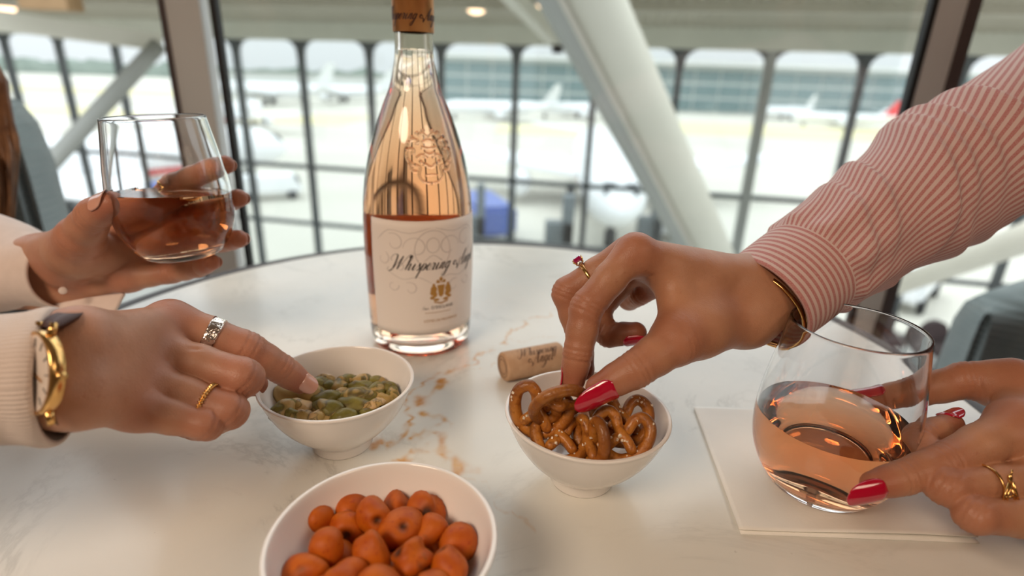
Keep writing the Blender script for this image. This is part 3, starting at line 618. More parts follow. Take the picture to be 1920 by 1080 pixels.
vw = -cF
pretzel(at(1012, 772, .306), r3(.75, .25) + vw * .1, r3(.35, -.8) + vw * .2, 1.0, 0, 'salted pretzel leaning on the rim at the left of the bowl')
pretzel(at(1044, 757, .296), r3(.9, -.55) + vw * .25, r3(.25, .55) - vw * .7, .92, 1, 'golden salted pretzel pinched between thumb and fingertip')
pretzel(at(1052, 822, .303), r3(.95, .15), r3(-.1, -.85) - vw * .55, .95, 2, 'pretzel at the front left of the bowl of pretzels')
pretzel(at(1166, 818, .297), r3(.88, .15) + vw * .2, r3(.06, -.95) - vw * .3, .95, 0, 'upright pretzel at the front right of the bowl of pretzels')
pretzel(at(1108, 828, .297), r3(.35, -.1) + vw * .9, r3(0, -.95) + vw * .1, .95, 1, 'pretzel standing edge-on in the middle of the bowl')
pretzel(at(1166, 786, .313), r3(.95, .1), r3(.10, -.80) - vw * .5, 1.0, 2, 'large dark-edged pretzel at the back right of the bowl')
pretzel(at(1112, 795, .322), r3(.9, .2), r3(-.2, -.4) - vw * .9, .9, 1, 'brown pretzel lying deep in the bowl under the thumb')
pretzel(at(1066, 800, .318), r3(.6, .5), r3(.5, -.3) - vw * .9, .9, 2, 'brown pretzel lying deep below the pinched one')
pretzel(at(1128, 830, .315), r3(.8, -.3), r3(.3, .4) - vw * .9, .95, 0, 'pretzel half buried at the front of the bowl')

# ================================================================== LETTERING
GL = {'i': (.62, [[(0, .3), (.25, 1.0), (.2, .2), (.35, 0), (.62, .35)], [(.36, 1.45), (.40, 1.55)]]),
      'h': (.88, [[(0, .3), (.35, 1.6), (.3, 2.2), (.16, 1.9), (.1, 0)], [(.1, .25), (.36, .97), (.56, .9), (.5, .2), (.62, 0), (.88, .35)]]),
      's': (.55, [[(0, .3), (.3, 1.08), (.34, .7), (.48, .3), (.32, 0), (.08, .1)], [(.34, .02), (.55, .35)]]),
      'p': (.82, [[(0, .3), (.26, 1.0), (.15, 0), (.02, -1.25)], [(.17, .35), (.42, 1), (.66, .75), (.6, .2), (.4, 0), (.22, .15)], [(.45, .02), (.82, .35)]]),
      'e': (.62, [[(0, .35), (.35, .55), (.45, .85), (.3, 1.0), (.1, .6), (.15, .15), (.35, 0), (.62, .35)]]),
      'r': (.70, [[(0, .3), (.2, 1.05), (.28, .9), (.5, .92), (.42, .3), (.48, 0), (.7, .35)]]),
      'n': (.86, [[(0, .3), (.2, 1), (.1, 0)], [(.12, .25), (.4, 1), (.56, .8), (.48, .2), (.6, 0), (.86, .35)]]),
      'g': (.80, [[(.52, .85), (.32, 1.0), (.08, .6), (.12, .1), (.32, .08), (.52, .5), (.6, 1.0), (.45, -.6), (.2, -1.1), (-.02, -.85), (.3, -.3), (.8, .35)]]),
      'l': (.55, [[(0, .3), (.42, 1.7), (.36, 2.25), (.2, 1.8), (.12, .4), (.25, 0), (.55, .35)]]),
      'a': (.72, [[(.5, .85), (.3, 1.0), (.08, .6), (.1, .1), (.3, .05), (.5, .6), (.54, 1.0)], [(.54, 1.0), (.46, .2), (.55, 0), (.72, .35)]]),
      'v': (.70, [[(0, .3), (.18, 1.0), (.24, .2), (.34, 0), (.55, .5), (.52, 1.0), (.7, .9)]]),
      'C': (1.2, [[(1.1, 1.8), (.95, 2.2), (.6, 2.1), (.15, 1.3), (.15, .4), (.5, 0), (.95, .25), (1.2, .35)]]),
      'W': (2.05, [[(-.25, 1.35), (-.6, 1.6), (-.35, 2.25), (.2, 2.25), (.34, 1.2), (.28, 0)], [(.28, 0), (.75, 1.2), (1.08, 2.15)], [(1.08, 2.15), (.98, 1.0), (.95, 0)], [(.95, 0), (1.4, 1.2), (1.8, 2.2), (2.1, 2.3), (2.0, 1.9)], [(.28, 0), (-.1, -.35), (-.5, -.15), (-.45, .25)]]),
      'A': (1.55, [[(-.35, .75), (-.6, .9), (-.75, .55), (-.5, .25), (-.2, .4), (-.3, .75), (-.5, .7)], [(-.2, .4), (.2, .1), (.3, -.4), (.7, 1.0), (1.3, 2.3)], [(1.3, 2.3), (1.12, 1.0), (1.15, .1), (1.3, 0), (1.55, .35)], [(.45, .8), (1.3, .85)]])}
def script_strokes(text, slant=.45):
    x = 0; out = []
    for ch in text:
        if ch == ' ': x += 1.3; continue
        w, st = GL[ch]
        for s_ in st: out.append(np.array([(x + px + py * slant, py) for px, py in s_]))
        x += w
    return out, x
def ribbons(strokes, wmin=.05, wmax=.17, n=7):
    """calligraphic ribbons: thick going down, thin going up"""
    V_ = []; F_ = []
    for st in strokes:
        P_ = spline(st, n) if len(st) > 2 else np.linspace(st[0], st[1], 4)
        T = np.gradient(P_, axis=0); L = np.hypot(T[:, 0], T[:, 1]) + 1e-9; T /= L[:, None]; w = wmin + (wmax - wmin) * np.clip(-(T[:, 1] * .9 + T[:, 0] * .1), 0, 1) ** .7
        w = np.convolve(np.pad(w, 2, mode='edge'), [.2] * 5, 'valid'); w[0] *= .4; w[-1] *= .4; Nn = np.stack([-T[:, 1], T[:, 0]], 1); b0 = len(V_)
        for p, q, ww in zip(P_, Nn, w): V_ += [p + q * ww / 2, p - q * ww / 2]
        F_ += [(b0 + 2 * i, b0 + 2 * i + 1, b0 + 2 * i + 3, b0 + 2 * i + 2) for i in range(len(P_) - 1)]
    return np.array(V_), F_
def caps_text(txt):
    cu = bpy.data.curves.new('t', 'FONT'); cu.body = txt; cu.size = 1; cu.resolution_u = 3; o = bpy.data.objects.new('t', cu); COL.objects.link(o)
    bpy.context.view_layer.update(); dg = bpy.context.evaluated_depsgraph_get(); me = bpy.data.meshes.new_from_object(o.evaluated_get(dg)); V_ = np.array([v.co[:2] for v in me.vertices]); F_ = [tuple(p.vertices) for p in me.polygons]
    bpy.data.objects.remove(o); bpy.data.meshes.remove(me); return V_, F_
def crest_shape():
    """small gold coat of arms: crown, shield and two supporters, as flat shapes (unit height)"""
    V_ = []; F_ = []
    def poly(p): b0 = len(V_); V_.extend([np.array(q, float) for q in p]); F_.append(tuple(range(b0, b0 + len(p))))
    def disc(x, y, rx, ry=None): ry = ry or rx; poly([(x + rx * math.cos(t), y + ry * math.sin(t)) for t in np.linspace(0, 6.283, 14)[:-1]])
    poly([(-.16, .34), (-.1, -.12), (0, -.2), (.1, -.12), (.16, .34)])
    for s in (-1, 1):
        disc(s * .30, .16, .13, .17); disc(s * .26, -.06, .10, .13); disc(s * .38, .02, .07, .12); disc(s * .36, -.2, .10, .07); disc(s * .2, -.3, .12, .06); disc(s * .3, .36, .06)
        disc(s * .14, .5, .05, .07)
    poly([(-.18, .42), (.18, .42), (.2, .5), (-.2, .5)]); disc(0, .58, .07, .1); poly([(-.3, -.42), (0, -.5), (.3, -.42), (.3, -.36), (0, -.44), (-.3, -.36)])
    return np.array(V_), F_
def place2d(V_, s, x, y, rot=0.0):
    c_, q = math.cos(rot), math.sin(rot); W = V_ * s; return np.stack([W[:, 0] * c_ - W[:, 1] * q + x, W[:, 0] * q + W[:, 1] * c_ + y], 1)

# ================================================================== BOTTLE
def absorb(name, color, density, ior=1.34, tintc=(1, 1, 1), rough=0.0):
    m = bpy.data.materials.new(name); m.use_nodes = True; t = m.node_tree; t.nodes.clear(); o = t.nodes.new('ShaderNodeOutputMaterial'); g = t.nodes.new('ShaderNodeBsdfGlass'); g.inputs['IOR'].default_value = ior; g.inputs['Roughness'].default_value = rough; g.inputs[0].default_value = (*tintc, 1); t.links.new(g.outputs[0], o.inputs[0])
    if density: a = t.nodes.new('ShaderNodeVolumeAbsorption'); a.inputs[0].default_value = (*color, 1); a.inputs[1].default_value = density; t.links.new(a.outputs[0], o.inputs['Volume'])
    MAT[name] = m; return m
absorb('clear_glass', (1, 1, 1), 0, 1.5); absorb('bottle_glass', (1, 1, 1), 0, 1.5, (1.0, .985, .96)); absorb('glass_to_wine', (1, 1, 1), 0, 1.5 / 1.34)
def wine_material(name, color, density):
    m = absorb(name, color, density, 1.34); t = m.node_tree; o = [q for q in t.nodes if q.type == 'OUTPUT_MATERIAL'][0]; g = [q for q in t.nodes if q.type == 'BSDF_GLASS'][0]
    tr = t.nodes.new('ShaderNodeBsdfTransparent'); mx = t.nodes.new('ShaderNodeMixShader'); at_ = t.nodes.new('ShaderNodeAttribute'); at_.attribute_name = 'tint'; t.links.new(at_.outputs['Fac'], mx.inputs[0]); t.links.new(tr.outputs[0], mx.inputs[1]); t.links.new(g.outputs[0], mx.inputs[2]); t.links.new(mx.outputs[0], o.inputs[0])
wine_material('rose_wine', (1.0, .54, .12), 21.0); wine_material('rose_wine_dark', (1.0, .55, .05), 18.0); wine_material('rose_wine_pale', (1.0, .57, .14), 28.0)
BC = np.array([-.0818, .4672])
OUT = [(0, .022), (.012, .0195), (.024, .011), (.031, .003), (.0355, 0), (.0395, .0008), (.0428, .0045), (.0440, .010), (.0450, .034), (.0458, .066), (.0461, .091), (.0457, .1145), (.0440, .137), (.0400, .1596), (.0340, .181), (.0262, .202), (.0200, .2166), (.0163, .2315), (.0148, .2415), (.0145, .256), (.0146, .300), (.0150, .318), (.0150, .326)]
INN = [(.0105, .326), (.0105, .256), (.0112, .240), (.0130, .230), (.0168, .2150), (.0232, .200), (.0310, .179), (.0370, .158), (.0410, .136), (.0428, .1145), (.0432, .091), (.0428, .066), (.0420, .034), (.0405, .016), (.0360, .0095), (.030, .0120), (.020, .0215), (.010, .0262), (0, .0275)]
bot = empty('wine_bottle', (BC[0], BC[1], 0)); FRONT = math.radians(-80.3); LABA = FRONT + math.radians(19)
vv, ff = lathe(smooth_prof(OUT, 5) + smooth_prof(INN, 5), 128); gl_ = mo('glass', vv, ff, MAT['bottle_glass'], bot); gl_.data.materials.append(MAT['glass_to_wine']); n_out = len(ff) - sum(1 for _ in range(0)); WLEV = .2444
def inner_faces(me, first, test):
    for p in me.polygons:
        if min(p.vertices) >= first and test(p.center): p.material_index = 1
inner_faces(gl_.data, 128 * (len(smooth_prof(OUT, 5)) - 1) + 1, lambda c: c.z < WLEV)
def rad_at(z): zs = [p[1] for p in OUT[4:]]; return float(np.interp(z, zs, [p[0] for p in OUT[4:]]))
mat('label_paper', srgb(238, 226, 216), .6); n = N(MAT['label_paper']); n.bump(n.noise(n.coord('Object'), 900, 2), .12, .0003)
def wrap(name, V_, F_, z0, ang, m, eps, parent=bot, thick=0.0):
    """lay flat artwork (metres: x along the arc, y up) round the bottle"""
    q = [];
    for x, y in V_:
        r = rad_at(z0 + y) + eps; a = ang + x / rad_at(z0); q.append((r * math.cos(a), r * math.sin(a), z0 + y))
    return mo(name, q, F_, m, parent)
def sheet(w, h, nx, ny): V_ = np.array([(-w / 2 + w * i / nx, h * j / ny) for j in range(ny + 1) for i in range(nx + 1)]); return V_, [(j * (nx + 1) + i, j * (nx + 1) + i + 1, (j + 1) * (nx + 1) + i + 1, (j + 1) * (nx + 1) + i) for j in range(ny) for i in range(nx)]
LZ0, LH, LW = .0225, .0975, .113
V_, F_ = sheet(LW, LH, 60, 16); lab = wrap('label', V_, F_, LZ0, LABA, MAT['label_paper'], .0004); sm = lab.modifiers.new('thick', 'SOLIDIFY'); sm.thickness = .0003; sm.offset = -1
lab['label'] = 'off-white paper front label'
V_, F_ = sheet(.075, .074, 50, 12); o = wrap('label', V_, F_, .034, LABA + math.pi + .1, MAT['label_paper'], .0004); sm = o.modifiers.new('thick', 'SOLIDIFY'); sm.thickness = .0003; sm.offset = -1; o['label'] = 'back label seen through the wine'
mat('ink_black', srgb(52, 46, 44), .5); mat('ink_gold', srgb(186, 136, 66), .35, metal=.4); mat('ink_faint', srgb(206, 194, 186), .6); mat('ink_grey', srgb(110, 102, 98), .5)
st, wd = script_strokes('Whispering Angel'); V_, F_ = ribbons(st, .05, .20); k = .0775 / wd
wrap('title_lettering', place2d(V_, k, -.0375, .0580), F_, LZ0, LABA, MAT['ink_black'], .00055)
V_, F_ = crest_shape(); wrap('printed_crest', place2d(V_, .0200, .002, .0375), F_, LZ0, LABA, MAT['ink_gold'], .00055)
st, wd2 = script_strokes('Caves'); V_, F_ = ribbons(st, .06, .18, 4); wrap('maker_lettering', place2d(V_, .0013, -.0135, .0235), F_, LZ0, LABA, MAT['ink_black'], .00055)
V_, F_ = caps_text("D'ESCLANS"); wrap('maker_lettering', place2d(V_, .0038, -.0062, .0236), F_, LZ0, LABA, MAT['ink_black'], .00055)
V_, F_ = caps_text('CÔTES DE PROVENCE'); wrap('region_lettering', place2d(V_, .0030, -.0125, .0120), F_, LZ0, LABA, MAT['ink_gold'], .00055)
V_ = []; F_ = []
for i in range(14): b0 = len(V_); V_ += [(-.011 + i * .0016, .0200), (-.0101 + i * .0016, .0200), (-.0101 + i * .0016, .0206), (-.011 + i * .0016, .0206)]; F_.append((b0, b0 + 1, b0 + 2, b0 + 3))
wrap('fine_print', np.array(V_), F_, LZ0, LABA, MAT['ink_gold'], .00055)
# faint engraved ornament: scrolls and leaves round a medallion
def flourish():
    S = []
    for s in (-1, 1):
        for (cx, cy, r, t0, t1) in [(.013, .070, .010, 0, 5.5), (.030, .074, .008, 1, 6.2), (.040, .060, .006, 2, 7), (.026, .054, .005, 0, 5), (.018, .036, .006, 1, 6), (.032, .038, .005, 3, 8)]:
            S.append(np.array([(s * (cx + r * (1 - .6 * u) * math.cos(t0 + u * (t1 - t0))), cy + r * (1 - .6 * u) * math.sin(t0 + u * (t1 - t0))) for u in np.linspace(0, 1, 14)]))
        S.append(np.array([(s * .002, .086), (s * .018, .082), (s * .034, .084), (s * .045, .075)])); S.append(np.array([(s * .001, .04), (s * .012, .046), (s * .024, .044), (s * .036, .05)]))
    S.append(np.array([(.014 * math.cos(t), .068 + .016 * math.sin(t)) for t in np.linspace(0, 6.4, 24)])); S.append(np.array([(.005 * math.cos(t), .072 + .006 * math.sin(t)) for t in np.linspace(0, 6.4, 14)])); S.append(np.array([(-.008, .058), (0, .064), (.008, .058)]))
    return ribbons([s for s in S], .0005, .0008, 3)
V_, F_ = flourish(); V_[:, 0] -= .004; V_[:, 1] += .006; wrap('faint_ornament', V_, F_, LZ0, LABA, MAT['ink_faint'], .0005)
# embossed crest: raised glass scrolls
mb = MB()
def emb(pts, r):
    q = []
    for x, y in spline(pts, 5) if len(pts) > 2 else pts:
        z = .1665 + y; rr_ = rad_at(z) + r * .35; a = FRONT + math.radians(15) + x / rad_at(z); q.append((rr_ * math.cos(a), rr_ * math.sin(a), z))
    mb.tube(q, r * 1.1, 8)
for s in (-1, 1):
    emb([(0, -.018), (s * .006, -.0165), (s * .009, -.012), (s * .008, -.006), (s * .012, -.004)], .0010)
    emb([(s * .012, -.005), (s * .017, 0), (s * .0165, .006), (s * .012, .007), (s * .0125, .003)], .0013); emb([(s * .015, .009), (s * .012, .014), (s * .008, .013), (s * .009, .010)], .0013)
    emb([(s * .0165, -.003), (s * .0135, -.0085), (s * .010, -.009)], .0012); emb([(s * .002, .0005), (s * .006, .003), (s * .010, .0005)], .0012); emb([(s * .005, -.004), (s * .008, -.001)], .0011)
    for t in np.linspace(.2, 1.4, 5): emb([(s * .016 * math.sin(t), .004 + .016 * math.cos(t)), (s * .0175 * math.sin(t), .004 + .0175 * math.cos(t))], .0015)
    emb([(s * .0005, .0155), (s * .004, .0185), (s * .007, .0165)], .0012)
emb([(-.006, .0085), (0, .0075), (.006, .0085)], .0012); emb([(-.005, .012), (0, .0135), (.005, .012)], .0012); emb([(-.005, -.012), (0, -.0115), (.005, -.012)], .0008); emb([(-.005, -.003), (0, -.006), (.005, -.003)], .0013); emb([(-.004, .0045), (0, .003), (.004, .0045)], .0014)
o = mo('embossed_crest', mb.v, mb.f, MAT['bottle_glass'], bot); o['label'] = 'raised crest moulded in the glass'
# capsule
noisy('copper_foil', srgb(176, 118, 66), srgb(190, 132, 78), 60, .35, metal=.75); vv, ff = lathe([(.0151, .256), (.0157, .2562), (.0158, .30), (.0162, .322), (.0160, .3275), (.0140, .3285), (0, .3285)], 64); cap = mo('foil_capsule', vv, ff, MAT['copper_foil'], bot)
mat('ink_brown', srgb(66, 34, 22), .5)
def wrapc(V_, F_, z0, ang): return mo('foil_lettering', [(.01595 * math.cos(ang + x / .0157), .01595 * math.sin(ang + x / .0157), z0 + y) for x, y in V_], F_, MAT['ink_brown'], cap)
st, wd = script_strokes('Whispering Angel'); V_, F_ = ribbons(st, .08, .24); wrapc(place2d(V_, .054 / wd, -.0435, 0), F_, .2640, FRONT + math.radians(48))
V_, F_ = flourish(); wrapc(place2d(V_, .34, 0, 0), F_, .268, FRONT + math.radians(25))
tag(bot, 'rose wine bottle with white label, embossed crest and copper capsule', 'bottle')
# wine inside
wp = [(max(r - .00004, 0), z + .00003) for r, z in smooth_prof(INN, 5) if z < WLEV - .0002][::-1]; wp[0] = (0, wp[0][1]); wp.append((.01085, WLEV)); wp = [(r, z) for r, z in wp]
vv, ff = lathe(wp, 96); n_w = len(vv); rt_ = wp[-1][0]; vv = list(vv) + [(rt_ * math.cos(2 * math.pi * j / 96), rt_ * math.sin(2 * math.pi * j / 96), WLEV) for j in range(96)] + [(0, 0, WLEV)]; ff = list(ff) + [(n_w + j, n_w + (j + 1) % 96, n_w + 96) for j in range(96)]
o = mo('wine', vv, ff, MAT['rose_wine'], cols=[0.0] * n_w + [1.0] * 97); o.location = (BC[0], BC[1], 0); tag(o, 'golden pink wine filling the bottle up to its neck', 'wine')

# ================================================================== GLASSES
GO = [(0, .0022), (.020, .0012), (.0255, 0), (.0275, .0006), (.0300, .0030), (.0365, .0125), (.0410, .0240), (.0428, .0370), (.0425, .0500), (.0408, .0650), (.0382, .0810), (.0357, .0965), (.0345, .1045)]
GI = [(.0342, .1053), (.0336, .1053), (.0333, .1045), (.0344, .0965), (.0369, .0810), (.0395, .0650), (.0412, .0500), (.0415, .0370), (.0396, .0250), (.0348, .0142), (.0262, .0066), (.0130, .0046), (0, .0042)]
GIS = sorted([(zz, r) for r, zz in smooth_prof(GI, 5)])
def glass_in_r(z): pr = GIS; return float(np.interp(z, [p[0] for p in pr], [p[1] for p in pr]))
def tumbler(loc, axis, label, level, wmat, wlabel, up=np.array([0, 0, 1.0]), spin=0.0, s=1.0):
    z = norm(axis); x = norm(np.cross([0, 1.0, 0], z)); y = np.cross(z, x); R3 = np.stack([x, y, z], 1)
    vv, ff = lathe([(r * s, h * s) for r, h in smooth_prof(GO, 5) + smooth_prof(GI, 5)], 112); o = mo('wine_glass', vv, ff, MAT['clear_glass']); o.data.materials.append(MAT['glass_to_wine'])
    M4 = Matrix(((x[0], y[0], z[0], loc[0]), (x[1], y[1], z[1], loc[1]), (x[2], y[2], z[2], loc[2]), (0, 0, 0, 1))); o.matrix_world = M4; tag(o, label, 'glass', 'stemless wine glasses')
    # liquid: rings clipped by the level plane (plane through axis height `level`, normal `up`)
    ul = R3.T @ norm(up); inner_faces(o.data, 112 * (len(smooth_prof(GO, 5)) - 1) + 1, lambda c: c.z + (c.x * ul[0] + c.y * ul[1]) / ul[2] < level * s); n_ = 96; rows = []; zs = np.r_[np.linspace(.00428, .0075, 14), np.linspace(.008, .095, 60)]
    wv = [(0, 0, .00426 * s)]; wf = []; prev = None; top = []
    A = np.linspace(0, 2 * np.pi, n_, endpoint=False)
    for h in zs:
        r = (glass_in_r(h) - .00004) * s; row = []
        for a in A:
            p = np.array([r * math.cos(a), r * math.sin(a), h * s]); lim = level * s - (p[0] * ul[0] + p[1] * ul[1]) / ul[2]
            if p[2] > lim:                       # slide down the wall to the level
                for _ in range(6): rr_ = (glass_in_r(lim / s) - .00004) * s; lim = level * s - rr_ * (math.cos(a) * ul[0] + math.sin(a) * ul[1]) / ul[2]
                p = np.array([rr_ * math.cos(a), rr_ * math.sin(a), lim])
            row.append(p)
        b0 = len(wv); wv += [tuple(p) for p in row]
        if prev is None: wf += [(0, b0 + (j + 1) % n_, b0 + j) for j in range(n_)]
        else: wf += [(prev + j, prev + (j + 1) % n_, b0 + (j + 1) % n_, b0 + j) for j in range(n_)]
        prev = b0
    lastr = [wv[prev + j] for j in range(n_)]; nw_ = len(wv); wv += lastr; wv.append(tuple(np.mean(lastr, 0))); wf += [(nw_ + j, nw_ + (j + 1) % n_, nw_ + n_) for j in range(n_)]
    wf = [f for f in wf if len({tuple(np.round(wv[i], 7)) for i in f}) >= 3]
    w = mo('wine', wv, wf, MAT[wmat], cols=[0.0] * nw_ + [1.0] * (n_ + 1)); w.matrix_world = M4
    tag(w, wlabel, 'wine', 'wine in the glasses'); return R3
gD = onz(1531, 903, .0022)
tumbler(gD + np.array([0, 0, .0002]), (0, 0, 1), 'stemless wine glass standing on the white napkin', .047, 'rose_wine_pale', 'pale pink wine in the glass on the napkin', s=.985)
# raised glass: axis square to the line of sight
rimC, d_c = at(288, 219, .372), .372
v0 = norm(ray(288, 219)); best = None
for d in np.linspace(.33, .42, 400):
    bq = at(346, 474, d); L_ = np.linalg.norm(rimC - bq); ax = (rimC - bq) / L_; e_ = abs(ax @ v0 + .055)
    if best is None or e_ < best[0]: best = (e_, bq, L_, ax)
gC, axC, sC = best[1], best[3], best[2] / .105
GC_R = tumbler(gC, axC, 'stemless wine glass raised in the hand at upper left', .049, 'rose_wine_dark', 'amber wine in the raised glass at upper left', s=sC, up=norm(np.array([0, 0, 1.0]) + .10 * cF))

# ================================================================== CORK
noisy('cork', srgb(190, 150, 116), srgb(206, 168, 134), 160, .8, .5, 700, .0006)
mat('ink_cork', srgb(92, 66, 50), .7)
ca, cb_ = onz(944, 712, .0), onz(1085, 683, .0); cd = norm(cb_ - ca); CR_ = .0118; ca = ca + np.array([0, 0, CR_]); ca = ca - cd * .001
ck = empty('wine_cork', ca - np.array([0, 0, CR_])); L_ = .052
pts = [ca + cd * t for t in (0, .0008, .0016, .01, .02, .03, .04, L_ - .0016, L_ - .0008, L_)]; mb = MB().tube(pts, [CR_ * q for q in (.9, .97, 1, 1, 1, 1, 1, 1, .97, .9)], 48); put(mo('body', mb.v, mb.f, MAT['cork']), ck)
uz = np.array([0, 0, 1.0]); uy = norm(np.cross(cd, uz)); uy = uy if uy[1] < 0 else -uy
def on_cork(V_, F_, x0, ang0):
    q = []
    for x, y in V_: a = ang0 + y / CR_; q.append(ca + cd * (x0 + x) + (uy * math.cos(a) + uz * math.sin(a)) * (CR_ + .00008))
    put(mo('lettering', q, F_, MAT['ink_cork']), ck)
st, wd = script_strokes('Whispering'); V_, F_ = ribbons(st, .06, .20); on_cork(place2d(V_, .033 / wd, 0, 0), F_, .0115, .95)
st, wd = script_strokes('Angel'); V_, F_ = ribbons(st, .06, .20); on_cork(place2d(V_, .0195 / wd, 0, 0), F_, .020, .38)
q = [];
for rr_ in (.0085, .0062): 
    mbr = MB().tube([ca - cd * .0001 + (uy * math.cos(t) + uz * math.sin(t)) * rr_ for t in np.linspace(0, 6.283, 30)[:-1]], .00022, 6, closed=True); put(mbr.build('end_print', MAT['ink_cork']), ck)
tag(ck, 'printed natural wine cork lying behind the bowl of pretzels', 'cork')
# ================================================================== HANDS: one smooth surface per hand, grown round its bones
def smin(a, b, k):
    h = np.maximum(k - np.abs(a - b), 0.0) / k
    return np.minimum(a, b) - h * h * k * .25
class Field:
    def __init__(s, lo, hi, vox):
        s.lo = np.array(lo); s.vox = vox; s.n = np.ceil((np.array(hi) - lo) / vox).astype(int) + 1
    def box(s, pts, pad):
        a = np.clip(np.floor((np.min(pts, 0) - pad - s.lo) / s.vox).astype(int), 0, s.n - 1); b = np.clip(np.ceil((np.max(pts, 0) + pad - s.lo) / s.vox).astype(int) + 1, 1, s.n)
        return tuple(slice(i, j) for i, j in zip(a, b))
    def xyz(s, sl): return [((np.arange(q.start, q.stop) * s.vox + s.lo[i]).astype(np.float32)).reshape([-1 if k == i else 1 for k in range(3)]) for i, q in enumerate(sl)]
def cone_d(g, a, b, ra, rb):
    """distance to a tapered, round-ended bone"""
    d = (np.asarray(b) - a).astype(np.float32); L2 = float(d @ d) + 1e-12; x, y, z = g[0] - np.float32(a[0]), g[1] - np.float32(a[1]), g[2] - np.float32(a[2])
    t = np.clip((x * d[0] + y * d[1] + z * d[2]) / L2, 0, 1)
    return np.sqrt((x - t * d[0]) ** 2 + (y - t * d[1]) ** 2 + (z - t * d[2]) ** 2) - (ra + (rb - ra) * t)
def surface(D, lo, vox):
    """naive surface nets"""
    S = D < 0; n = np.array(D.shape); c = np.zeros(n - 1, dtype=np.int8)
    offs = [(i, j, k) for i in (0, 1) for j in (0, 1) for k in (0, 1)]
    for i, j, k in offs: c += S[i:n[0] - 1 + i, j:n[1] - 1 + j, k:n[2] - 1 + k]
    act = np.argwhere((c > 0) & (c < 8)); idm = -np.ones(n - 1, dtype=np.int32); idm[tuple(act.T)] = np.arange(len(act))
    val = np.stack([D[act[:, 0] + i, act[:, 1] + j, act[:, 2] + k] for i, j, k in offs], 1); acc = np.zeros((len(act), 3)); cnt = np.zeros(len(act))
    for p in range(8):
        for ax in range(3):
            o = list(offs[p])
            if o[ax]: continue
            o[ax] = 1; q = offs.index(tuple(o)); va, vb = val[:, p], val[:, q]; m = (va < 0) != (vb < 0); t = np.where(m, va / np.where(m, va - vb, 1), 0)
            pos = np.array(offs[p], float)[None].repeat(len(act), 0); pos[:, ax] += t; acc[m] += pos[m]; cnt[m] += 1
    V_ = (act + acc / np.maximum(cnt, 1)[:, None]) * vox + lo; F_ = []
    for ax in range(3):
        a1, a2 = (ax + 1) % 3, (ax + 2) % 3; sa = [slice(None)] * 3; sb = [slice(None)] * 3; sa[ax] = slice(0, -1); sb[ax] = slice(1, None)
        cr = S[tuple(sa)] != S[tuple(sb)]; e = np.argwhere(cr); e = e[(e[:, a1] > 0) & (e[:, a2] > 0) & (e[:, a1] < n[a1] - 1) & (e[:, a2] < n[a2] - 1)]
        def cell(d1, d2): q = e.copy(); q[:, a1] -= d1; q[:, a2] -= d2; return idm[tuple(q.T)]
        q = np.stack([cell(1, 1), cell(0, 1), cell(0, 0), cell(1, 0)], 1); inside = S[tuple(e.T)]; q[~inside] = q[~inside][:, ::-1]; F_.append(q[(q >= 0).all(1)])
    return V_, np.concatenate(F_)
def skin_material(name, c_lo, c_hi, c_red, rough=.42):
    m = mat(name, c_lo, rough, spec=.4, sss=.10, sss_r=(.0028, .0010, .0005)); n = N(m); v = n.coord('Object')
    c = n.ramp(n.noise(v, 38, 5, .6), [(.3, c_lo), (.7, c_hi)]); c = n.mix(n.math('MULTIPLY', n.attr('tint').outputs['Fac'], .75), c, c_red); c = n.mix(n.ramp(n.noise(v, 420, 2), [(.66, (0, 0, 0)), (.74, (.25,) * 3)]), c, c_red); n.color(c)
    vo = n.n('ShaderNodeTexVoronoi'); vo.inputs['Scale'].default_value = 1400; n.l(v, vo.inputs['Vector']); b1 = n.bump(vo.outputs['Distance'], .25, .0004); b2 = n.n('ShaderNodeBump'); b2.inputs['Strength'].default_value = .35; b2.inputs['Distance'].default_value = .0006
    n.l(n.noise(v, 220, 4), b2.inputs['Height']); n.l(b1, b2.inputs['Normal']); n.l(b2.outputs[0], n.b.inputs['Normal']); return m
skin_material('skin_light', srgb(174, 124, 97), srgb(192, 141, 113), srgb(164, 92, 70)); skin_material('skin_tan', srgb(170, 118, 88), srgb(188, 135, 103), srgb(156, 86, 64))
